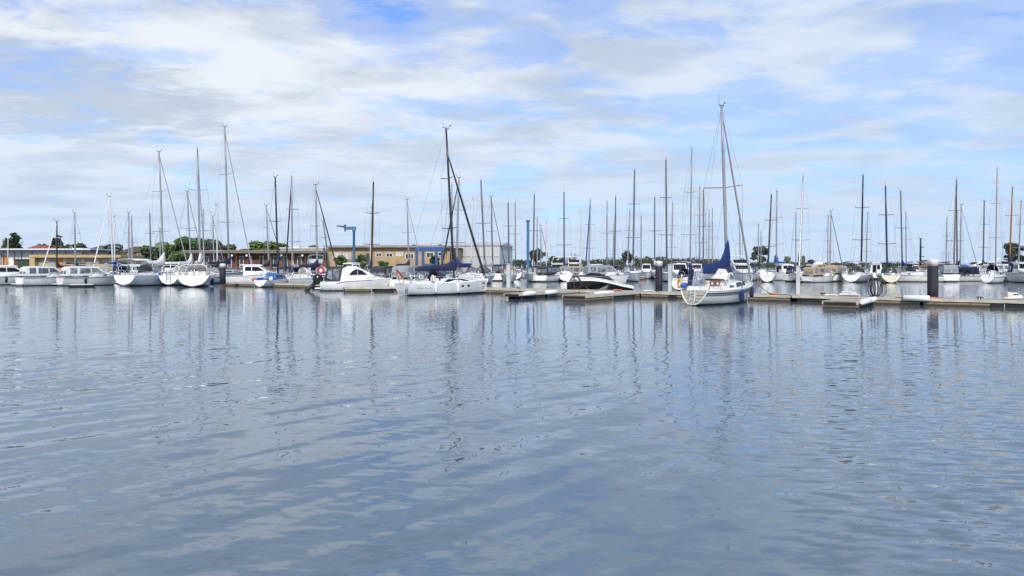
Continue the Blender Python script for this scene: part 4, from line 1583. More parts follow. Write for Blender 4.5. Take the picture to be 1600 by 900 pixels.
for i, (px, off, s, lb) in enumerate([(1020, .9, .35, 'small dark cleat on the pier left of the black pile'), (745 + 60, .5, .3, 'small dark cleat by the grey post near the racing yacht'),
                                      (1100 + 180, 1.2, .3, 'small dark cleat right of the pale grey post'), (1530, .3, .3, 'small dark cleat left of the small white tender')]):
    p = on_pier(px, off)
    m = MB().tube([(-.2, 0, .14), (-.1, 0, .17), (.1, 0, .17), (.2, 0, .14)], .035, 6).tube([(-.07, 0, 0), (-.07, 0, .16)], .035, 6).tube([(.07, 0, 0), (.07, 0, .16)], .035, 6)
    o = m.build('mooring_cleat', RUB)
    o.location = (p[0], p[1], .44)
    o.rotation_euler = (0, 0, R(-34))
    tag(o, lb, 'cleat', 'cleats on the pier')
# lifebuoy on a stand
p = on_pier(497, .4)
root = empty('lifebuoy', (p[0], p[1], .44), 0, 'red lifebuoy on a post at the pier edge above the outboard boat', 'lifebuoy')
zc = Zat(422, p[1]) - .44
MB().tube([(0, .08, 0), (0, .08, zc + .5)], .045, 6).build('post', ALUD, root)
MB().tube([(.28 * math.cos(a), -.05, zc + .32 * math.sin(a)) for a in [2 * math.pi * j / 18 for j in range(18)]], .11, 8, True).build('ring', PLR, root)
MB().tube([(0, -.02, zc - .55), (.03, -.04, zc - .8), (-.02, -.04, zc - 1.1)], .05, 6).build('rope_tail', PLR, root)
MB().lathe([(.22, -.03), (.22, .03)], (0, 0, 0), 14).build('back_plate', PLW, root)
bp = [c for c in root.children if c.name.startswith('back_plate')][0]
bp.rotation_euler = (R(90), 0, 0)
bp.location = (0, .0, zc)

# ------------------------------------------------------------------ the white yacht with the blue sail cover (right)
def hero_right():
    d0, th = 47.4, R(45)
    L, B = 8.0, 2.75
    sx_, sy_ = X(1082, d0), d0
    mt = .56
    h = Hull(L, B, .96, 1.40, .70, L * mt, rake=.13, trake=.22, kz=.06, e0=.42, e1=.85, sheer_dip=.05)
    root = empty('sailing_yacht', (sx_ + L * mt * math.cos(th), sy_ + L * mt * math.sin(th), 0), th,
                 'white sailing yacht with tall royal blue sail cover and swim ladder', 'sailing boat')
    h.build(root, HULLW, BOOT, None, boot_z=.13, nt_=22, transom=mat('transom_inner', (.36, .34, .30), .6, var=.2))
    h.deck(root, DECK, .03)
    for k_, (dz, tz) in enumerate(((.13, .085), (.27, .05))):     # double dark line below the sheer
        m = MB()
        for sg in (1, -1):
            rr = []
            for i in range(25):
                t = i / 24 * .99
                x, y, z = h.pt(t, h.zs(t) - dz)
                x2, y2, z2 = h.pt(t, h.zs(t) - dz - tz)
                rr.append([(x, sg * (y + .02), z), (x2, sg * (y2 + .02), z2), (x2, sg * (y2 - .02), z2), (x, sg * (y - .02), z)])
            m.rings(rr, True, True, True, 0, False)
        m.build('sheer_stripe', BOOT, root)
    m = MB()                                          # rubbing strake / toe rail
    for sg in (1, -1):
        m.tube([(lambda p: (p[0], sg * p[1], p[2] + .01))(h.pt(i / 20, h.zs(i / 20))) for i in range(21)], .032, 6)
    m.build('toe_rail', OFFW, root)
    # coachroof with one long dark window aft-mid and a small one aft
    c = coachroof(h, root, .36, .83, .56, WHITE, windows=False, taper=.62)
    for (ta, tb, zl, zh) in ((.53, .735, .15, .45), (.40, .485, .18, .36)):
        for sg in (1, -1):
            v = []
            for t, zz in ((ta, zl), (tb, zl), (tb - .012, zh - .03), (ta, zh)):
                f = (t - .36) / .47
                w = h.half(t) * .66 * (1 - .12 * f) * (1 - .1 * zz / (.86 * .5)) + .025
                v.append((L * t - h.xm, sg * w, h.zs(t) - .06 + zz))
            m = MB().add(v + [(x, y - sg * .05, z) for x, y, z in v], [(0, 1, 2, 3), (7, 6, 5, 4), (0, 4, 5, 1), (1, 5, 6, 2), (2, 6, 7, 3), (3, 7, 4, 0)])
            m.build('cabin_window', GLASS if ta > .5 else GLASSB, c)
    zd = h.zs(.3)
    # cockpit: coamings, bulkhead with wooden doors, sprayhood on top
    m = MB()
    for sg in (1, -1):
        m.bb((L * .10 - h.xm, sg * B * .28, zd - .05), (L * .355 - h.xm, sg * B * .34, zd + .26))
    m.build('cockpit_coaming', WHITE, root)
    xb = L * .355 - h.xm
    MB().bb((xb, -B * .31, zd - .05), (xb + .08, B * .31, zd + .62)).build('bulkhead', OFFW, root)
    q = MB().bb((xb - .035, -.40, zd - .04), (xb - .003, .40, zd + .60)).build('companionway_door', WOOD, root)
    for y in (-.2, .2):
        m = MB().lathe([(.085, -.01), (.085, .012), (.02, .014)], n=14)
        o = m.build('porthole', PLW, q)
        o.rotation_euler = (0, R(-90), 0)
        o.location = (xb - .045, y, zd + .40)
    MB().bb((xb - .10, -B * .33, zd + .62), (xb + .1, B * .33, zd + .67)).build('hatch_beam', WOOD, root)
    sp = MB()
    rr = []
    prof = [(-.15, .72, 1.0), (.0, 1.15, .97), (.25, 1.38, .93), (.85, 1.42, .90), (1.25, 1.02, .84), (1.5, .55, .78)]
    for dx, hh, ws in prof:
        w = B * .33 * ws
        rr.append([(xb + dx, w, zd + .42), (xb + dx, w * .97, zd + hh * .8), (xb + dx, w * .8, zd + hh), (xb + dx, 0, zd + hh * 1.04),
                   (xb + dx, -w * .8, zd + hh), (xb + dx, -w * .97, zd + hh * .8), (xb + dx, -w, zd + .42)])
    sp.rings(rr, False, False, False, 0, False)
    hood = sp.build('sprayhood', CV_WHITE, root)
    hood.modifiers.new('thickness', 'SOLIDIFY').thickness = .03
    m = MB()
    for i in (2, 3):
        a = [Vector(p) * 1.0 for p in rr[i]]
        m.tube([p + Vector((0, 0, .03)) for p in a[1:6]], .045, 6)
    m.rings([[Vector(p) + Vector((0, 0, .03)) for p in rr[2][1:6]], [Vector(p) + Vector((0, 0, .035)) for p in rr[3][1:6]]], False, False, False)
    m.build('hood_top', CV_NAVY, hood)
    for sg in (1, -1):
        for (x0, x1, zl, zh) in ((.05, .30, .62, 1.02), (.42, 1.12, .70, 1.05)):
            w = B * .33 * .955
            v = [(xb + x0 + (.0 if x0 > .2 else -.1), sg * w * .985, zd + zl), (xb + x1 + .05, sg * w * .93, zd + zl), (xb + x1 - .18 * (x0 > .2), sg * w * .90, zd + zh), (xb + x0 + .05, sg * w * .95, zd + zh)]
            MB().add(v + [(x, y - sg * .02, z) for x, y, z in v], [(0, 1, 2, 3), (7, 6, 5, 4), (0, 4, 5, 1), (1, 5, 6, 2), (2, 6, 7, 3), (3, 7, 4, 0)]).build('hood_window', VINYL, hood)
    # transom: rim, slats, swim ladder
    m = MB()
    pts = []
    zs0, zk0 = h.zs(0), h.zk(0)
    for i in range(13):
        z = zs0 - (zs0 - zk0 - .03) * (i / 12) ** .8
        x, y, z = h.pt(0, z)
        pts.append((x - .02, y, z))
    m.tube(pts + [(p[0], -p[1], p[2]) for p in pts[::-1]], .05, 6)
    m.build('transom_rim', OFFW, root)
    for i in range(3):
        z = .30 + .20 * i
        x, y, _ = h.pt(0, z)
        o = MB().bb((x - .05, -y * .88, z), (x - .004, y * .88, z + .05 + .02 * (i == 2))).build('step_slat', mat('slat_beige', (.52, .49, .42), .5), root)
    for y0, y1 in ((-.72, -.22), (.24, .74)):
        x, y, _ = h.pt(0, .22)
        MB().bb((x - .012, y0, .18), (x - .003, y1, .285)).build('step_recess', CV_GREY, root)
    x, _, _ = h.pt(0, .5)
    m = MB()
    for y in (-.17, .17):
        m.tube([(x + .2, y, zs0 + .28), (x - .06, y, zs0 + .22), (x - .13, y, .5), (x - .30, y, .10)], .022, 6)
    for z in (.25, .45, .65, .85):
        m.tube([(x - .13 - .05 * (z < .4), -.17, z), (x - .13 - .05 * (z < .4), .17, z)], .02, 5)
    m.build('swim_ladder', PLW, root)
    hull_rail(h, root, .20, .95, .60, 5)
    pushpit(h, root, .62, .018)
    # mast, rig
    H = Zat(166, root.location.y)
    dxw = X(1127.5, root.location.y) - root.location.x
    top = (dxw * math.cos(th), -dxw * math.sin(th), H)
    mo = mast_set(root, h, top, h.zs(mt) + .3, .11, ALU, WIRE, 1, ALU, None, (ALU, .07), zb=h.zs(.4) + 1.28, sp_w=1.45, wire_r=.012, boom_len=3.0)
    zb = h.zs(.4) + 1.28
    # cover: high peak on the mast, straight top along the boom
    m = MB()
    rr = []
    tops = [(.10, 2.05), (-.02, 2.15), (-.25, 1.75), (-.5, 1.25), (-.8, .85), (-1.15, .60), (-1.6, .50), (-2.1, .47), (-2.6, .45), (-2.95, .42), (-3.05, .2)]
    for i, (x, tp) in enumerate(tops):
        w = .20 * (1 - .35 * i / 10) * (1.0 + .12 * math.sin(i * 1.9))
        pts = []
        for j in range(12):
            a = 2 * math.pi * j / 12
            f = .5 + .5 * math.sin(a)
            pts.append((x, w * math.cos(a) * (1.15 - .65 * f), zb - .24 + (tp + .24) * f))
        rr.append(pts)
    m.rings(rr)
    m.build('sail_cover', CV_ROYAL, root)
    # blue bag hung before the mast, kicker strap
    m = MB()
    rr = []
    for z, w in ((zb - .9, .16), (zb - .8, .30), (zb - .3, .33), (zb + .1, .20), (zb + .25, .05)):
        rr.append([(.32 + w * math.cos(a), w * .7 * math.sin(a), z) for a in [2 * math.pi * j / 10 for j in range(10)]])
    m.rings(rr)
    m.build('sail_bag', CV_BLUE, root)
    # outboard / rudder at the stern
    m = MB().bb((-h.xm + .02, -.03, -.5), (-h.xm + .3, .03, .12))
    m.build('rudder', BOOT, root)
    # things hung on it
    px, py, pz = h.pt(.62, h.zs(.62))
    fl = lambda t, dy, z: local_to_world(root, (h.pt(t, .6)[0], -(h.pt(t, .6)[1] + dy), z))
    fender(*fl(.50, .17, .58), MIDBLUE, .165, .80, 'blue fender on the flank of the yacht with tall blue sail cover')
    fender(*fl(.90, .20, .72), CV_NAVY, .155, .78, 'dark navy fender at the bow of the yacht with tall blue sail cover')
    o = MB().tube([(0, .17 * math.cos(a), .26 * math.sin(a)) for a in [math.pi * (-.35 + 1.7 * j / 12) for j in range(13)]], .075, 8).build('horseshoe_buoy', PLY)
    o.location = local_to_world(root, (-h.xm + .10, B * .36, h.zs(0) + .42))
    o.rotation_euler = (0, 0, th + R(-15))
    tag(o, 'yellow horseshoe buoy on the stern rail of the blue covered yacht', 'lifebuoy')
    o = MB().rings([[(x, w * math.cos(a), w * 1.1 * math.sin(a)) for a in [2 * math.pi * j / 8 for j in range(8)]] for x, w in ((-.4, .05), (-.3, .17), (.3, .15), (.4, .04))]).build('rolled_dodger', CV_BLUE)
    o.location = local_to_world(root, (-h.xm + .35, B * .30, h.zs(0) + .34))
    o.rotation_euler = (0, 0, th + R(10))
    tag(o, 'light blue rolled canvas on the stern of the blue covered yacht', 'canvas roll')
    # folded navy dodger standing at the port quarter
    m = MB()
    m.prism([(-h.xm + .85, zd + .15), (-h.xm + 1.35, zd + .30), (-h.xm + 1.62, zd + 1.35), (-h.xm + 1.40, zd + 1.40), (-h.xm + 1.05, zd + .8)], lambda x, z: .05, y0=B * .33)
    m.build('side_dodger', CV_NAVY, root)
    m = MB().tube([(-.2 - 2.75, 0, zb - .05), (-.25 - 2.75, 0, zd + .3)], .03, 5)
    m.build('boom_support', ALU, root)


hero_right()


# ------------------------------------------------------------------ the white racing yacht with black mast (left of the middle)
def hero_left():
    d0, th = 62.6, R(38)
    L, B = 8.7, 2.95
    mt = .585
    sx_ = X(631, d0)
    h = Hull(L, B, 1.02, 1.16, .86, L * mt, rake=.015, trake=-.25, kz=.0, e0=.22, e1=.62, fine=2.5)
    root = empty('racing_yacht', (sx_ + L * mt * math.cos(th), d0 + L * mt * math.sin(th), 0), th,
                 'white racing yacht with black mast, dark furled headsail and German flag', 'sailing boat')
    h.build(root, HULLW, BOOT, None, boot_z=.14, nt_=20)
    h.deck(root, DECK, .03)
    c = coachroof(h, root, .36, .82, .46, WHITE, windows=False, taper=.5, wf=.72)
    for sg in (1, -1):
        v = []
        for t, zz in ((.39, .13), (.71, .13), (.67, .25), (.60, .35), (.44, .375)):
            f = (t - .36) / .46
            w = h.half(t) * .72 * (1 - .12 * f) * (1 - .1 * zz / .40) + .035
            v.append((L * t - h.xm, sg * w, h.zs(t) - .06 + zz))
        k_ = len(v)
        MB().add(v + [(x, y - sg * .08, z) for x, y, z in v], [list(range(k_)), list(range(k_, 2 * k_))[::-1]] + [(i, i + k_, (i + 1) % k_ + k_, (i + 1) % k_) for i in range(k_)]).build('cabin_window', GLASS, c)
        v = []
        for t, zz in ((.575, .66), (.69, .68), (.69, .85), (.575, .83)):
            x, y, z = h.pt(t, zz)
            v.append((x, sg * (y + .012), z))
        MB().add(v + [(x, y - sg * .04, z) for x, y, z in v], [(0, 1, 2, 3), (7, 6, 5, 4), (0, 4, 5, 1), (1, 5, 6, 2), (2, 6, 7, 3), (3, 7, 4, 0)]).build('hull_window', GLASS, root)
        # bow emblem blocks and small illegible script as thin foil
        mk = MB()
        for (ta, tb, za, zb_) in ((.90, .925, .86, 1.02), (.93, .945, .80, 1.05), (.95, .965, .80, .95)):
            v = [(h.pt(t, z)[0], sg * (h.pt(t, z)[1] + .008), z) for t, z in ((ta, za), (tb, za), (tb, zb_), (ta, zb_))]
            mk.add(v, [(0, 1, 2, 3)])
        mk.build('bow_emblem', PLR, root)
        for z0 in (.46, .62):
            mk = MB()
            for i in range(6):
                ta = .895 + i * .0125
                v = [(h.pt(t, z)[0], sg * (h.pt(t, z)[1] + .008), z) for t, z in ((ta, z0), (ta + .009, z0), (ta + .009, z0 + .055), (ta, z0 + .055))]
                mk.add(v, [(0, 1, 2, 3)])
            mk.build('bow_script', NAVYH, root)
        mk = MB()
        for i in range(9):
            ta = .085 + i * .016 + .014 * (i > 3)
            zz = .60
            v = [(h.pt(t, z)[0], sg * (h.pt(t, z)[1] + .008), z) for t, z in ((ta, zz), (ta + .010, zz), (ta + .010, zz + .06 + .03 * (i in (0, 4))), (ta, zz + .06 + .03 * (i in (0, 4))))]
            mk.add(v, [(0, 1, 2, 3)])
        mk.build('name_script', CV_GREY, root)
    zd = h.zs(.25)
    m = MB()
    for sg in (1, -1):
        m.bb((L * .06 - h.xm, sg * B * .30, zd - .06), (L * .36 - h.xm, sg * B * .37, zd + .20))
    m.build('cockpit_coaming', WHITE, root)
    sprayhood(root, L * .33 - h.xm, L * .46 - h.xm, zd + .1, B * .30, .98, CV_NAVY, None)
    for sg in (.75, -.75):
        m = MB()
        m.tube([(L * .12 - h.xm, sg + .36 * math.cos(a), zd + .55 + .36 * math.sin(a)) for a in [math.pi * 2 * j / 14 for j in range(14)]], .02, 5, True)
        m.tube([(L * .12 - h.xm + .02, sg, zd - .1), (L * .12 - h.xm + .02, sg, zd + .91)], .05, 6)
        m.build('steering_wheel', STEEL, root)
    hull_rail(h, root, .22, .95, .58, 5)
    pushpit(h, root, .66, .018)
    x, y, _ = h.pt(0, .5)
    m = MB()
    m.tube([(x - .03, -.55, .82), (x - .03, -.55, .35), (x - .03, .55, .35), (x - .03, .55, .82)], .016, 5)
    m.build('bathing_platform_edge', CV_GREY, root)
    m = MB()
    for yy in (-.9, -.62):
        m.tube([(x - .03, yy, .95), (x - .05, yy, .12)], .022, 5)
    for z in (.25, .5, .75):
        m.tube([(x - .05, -.9, z), (x - .05, -.62, z)], .018, 5)
    m.build('swim_ladder', ALUK, root)
    d = root.location.y
    H = Zat(201, d)
    dxw = X(697, d) - root.location.x
    top = (dxw * math.cos(th), -dxw * math.sin(th), H)
    mast_set(root, h, top, h.zs(mt) + .28, .105, ALUK, WIRE, 2, ALUK, None, (ALUK, .105), zb=h.zs(.4) + 1.22, sp_w=1.2, frac=.86, boom_len=3.9, lazy=True)
    zb = h.zs(.4) + 1.22
    m = MB()
    rr = []
    for i, (xx, tp) in enumerate([(.16, .75), (-.05, .86), (-.3, .70), (-.7, .48), (-1.3, .36), (-2.0, .31), (-2.8, .27), (-3.5, .22), (-3.95, .12)]):
        w = .22 * (1 - .4 * i / 8)
        rr.append([(xx, w * math.cos(a) * (1.1 - .5 * (.5 + .5 * math.sin(a))), zb - .2 + (tp + .2) * (.5 + .5 * math.sin(a))) for a in [2 * math.pi * j / 12 for j in range(12)]])
    m.rings(rr)
    m.build('sail_cover', CV_NAVY, root)
    # things on it
    p = local_to_world(root, (h.pt(0, .5)[0] + .1, B * .18, 0))
    fr = empty('flag', (p[0], p[1], h.zs(0) - .02), th + R(160), 'black red and gold flag on a short staff at the racing yacht stern', 'flag')
    fr.scale = (1.5, 1.5, 1.25)
    MB().tube([(0, 0, 0), (.28, 0, 1.05)], .016, 6).build('staff', WOODM, fr)
    for i, mm in enumerate((RUB, PLR, PLY)):
        m = MB()
        rr = []
        for j in range(7):
            u = j / 6
            q = [(.27 - .42 * u - .13 * v, .07 * math.sin(u * 7), 1.0 - .34 * u * (1 + .5 * u) - .42 * v) for v in (i / 3, (i + 1) / 3)]
            rr.append([q[0], q[1], (q[1][0], q[1][1] + .012, q[1][2]), (q[0][0], q[0][1] + .012, q[0][2])])
        m.rings(rr, True, True, True)
        m.build('stripe', mm, fr)
    o = MB().tube([(0, .17 * math.cos(a), .25 * math.sin(a)) for a in [math.pi * (-.35 + 1.7 * j / 12) for j in range(13)]], .09, 8).build('horseshoe_buoy', CREAM)
    o.location = local_to_world(root, (L * .24 - h.xm, -B * .42, zd + .38))
    o.rotation_euler = (0, 0, R(40))
    tag(o, 'cream horseshoe buoy on the rail of the racing yacht', 'lifebuoy')
    for t, lb in ((.27, 'slim white fender nearer the stern of the racing yacht'), (.525, 'slim white fender amidships on the racing yacht')):
        q = h.pt(t, .6)
        p = local_to_world(root, (q[0], -(q[1] + .13), .62))
        fender(*p, PLW, .11, .85, lb)


hero_left()

# ------------------------------------------------------------------ three big yachts on the left
GEN = mat('sailcloth_grey', (.36, .365, .375), .8, var=.1)
BW = dict(group='big white yachts moored stern on')
r1, h1 = sailboat('big white yacht with white sail cover and rounded stern, leftmost of the big sterns', 256, 248.5, 237, 94, 72, L=11.0, B=3.8, F=1.3, boot=BOOTB, mast=ALU, mr=.115, cover=CV_WHITE, genoa=GEN, gr=.065,
                  nsp=2, hood=CV_GREY, stern=.84, cover_hm=1.6, cover_hb=.40, e0=.32, bimini=CV_WHITE, kz=.18, **BW)
r2, h2 = sailboat('white yacht with a narrow rounded stern between its two bigger neighbours', 299, 292.5, 299, 95, 82, L=8.6, B=3.2, F=1.25, boot=BOOTB, mast=ALU, mr=.10, cover=CV_WHITE, genoa=GEN, gr=.055,
                  nsp=1, hood=CV_WHITE, cover_hm=1.5, cover_hb=.35, e0=.40, stern=.86, kz=.16, **BW)
r3, h3 = sailboat('white yacht with the widest plain rounded stern beside the black pile', 313, 308.5, 234, 91, 106, L=12.0, B=3.9, F=1.35, boot=BOOTB, mast=ALU, mr=.12, cover=CV_WHITE, genoa=GEN, gr=.065,
                  nsp=2, hood=CV_WHITE, roof=OFFW, cover_hm=1.5, cover_hb=.3, e0=.34, stern=.90, kz=.14, **BW)
r4, h4 = sailboat('white yacht with dark sheer line and tallest mast, behind the rusty footed pile', 358, 351, 198, 108, 70, L=12.5, B=3.8, F=1.35, boot=BOOTB, mast=ALU, mr=.14, cover=CV_NAVY, genoa=GEN, gr=.075,
                  nsp=2, hood=CV_GREY, roof=OFFW, cover_hm=.9, cover_hb=.28, stripe=NAVYH, **BW)
for rt, hh in ((r1, h1), (r2, h2), (r3, h3)):          # stern arches of white tube
    m = MB()
    x, y, z = hh.pt(.05, hh.zs(.05))
    m.tube([(x, y * .85, z), (x - .1, y * .8, z + 1.0), (x - .05, y * .55, z + 1.25), (x - .05, -y * .55, z + 1.25), (x - .1, -y * .8, z + 1.0), (x, -y * .85, z)], .035, 6)
    m.tube([(x - .08, y * .82, z + .6), (x - .08, y * .3, z + .6), (x - .1, y * .3, z + .02)], .028, 5)
    m.tube([(x - .08, -y * .82, z + .6), (x - .08, -y * .3, z + .6), (x - .1, -y * .3, z + .02)], .028, 5)
    m.build('stern_arch', PLW, rt)
x, y, z = h2.pt(0, .9)
m = MB()
for yy in (-.28, .28):
    m.tube([(x - .03, yy, 1.9), (x - .06, yy, .35)], .03, 6)
for zz in (.5, .8, 1.1, 1.4, 1.7):
    m.tube([(x - .05, -.28, zz), (x - .05, .28, zz)], .024, 5)
m.build('swim_ladder', ALU, r2)
for k_ in range(4):                                   # portlights along the hull behind the pile
    MB_ = MB()
    t = .52 + .10 * k_
    v = [(h4.pt(tt, zz)[0], -(h4.pt(tt, zz)[1] + .012), zz) for tt, zz in ((t, .85), (t + .035, .86), (t + .035, 1.0), (t, .99))]
    MB_.add(v + [(q[0], q[1] + .04, q[2]) for q in v], [(0, 1, 2, 3), (7, 6, 5, 4), (0, 4, 5, 1), (1, 5, 6, 2), (2, 6, 7, 3), (3, 7, 4, 0)])
    MB_.build('hull_window', GLASS, r4)
for rt, hh, t, sg, z, lb, ma_ in ((r2, h2, .06, 1, 1.05, 'bright blue fender on the port quarter of the narrow sterned yacht', CV_BLUE), (r2, h2, .05, -1, 1.1, 'navy fender on the starboard quarter of the narrow sterned yacht', CV_NAVY),
                                  (r3, h3, .30, -1, .55, 'blue fender low on the flank of the widest sterned yacht', MIDBLUE)):
    q = hh.pt(t, z)
    p = local_to_world(rt, (q[0], sg * (q[1] + .2), z))
    fender(*p, ma_, .21, .85, lb)
# small yacht with the blue cabin
rb, hb = sailboat(
    'little yacht with bright blue cabin, black mast and blue furled sail', 434.5, 430, 277, 87.3, 72, L=5.8, B=2.3, F=.80, mast=ALUK, mr=.105, cover=CV_ROYAL, roof=BLUEH, cabin=.85, nwin=2,
    nsp=1, boot=BOOT, cover_hm=1.7, cover_hb=.25, boom_len=1.1, e0=.45, mt=.60)
for t, sg, lb, ma_ in ((.02, 1, 'pink round buoy at the left corner of the little blue cabin yacht', mat('plastic_pink', (.60, .22, .19), .45, var=.1)), (.10, -1, 'white round buoy on the quarter of the little blue cabin yacht', PLW)):
    o = MB().lathe([(.02, -.27), (.17, -.2), (.26, 0), (.2, .17), (.05, .28)], n=12).build('round_buoy', ma_)
    q = hb.pt(t, .8)
    o.location = local_to_world(rb, (q[0], sg * (q[1] + .1), .95))
    tag(o, lb, 'buoy')

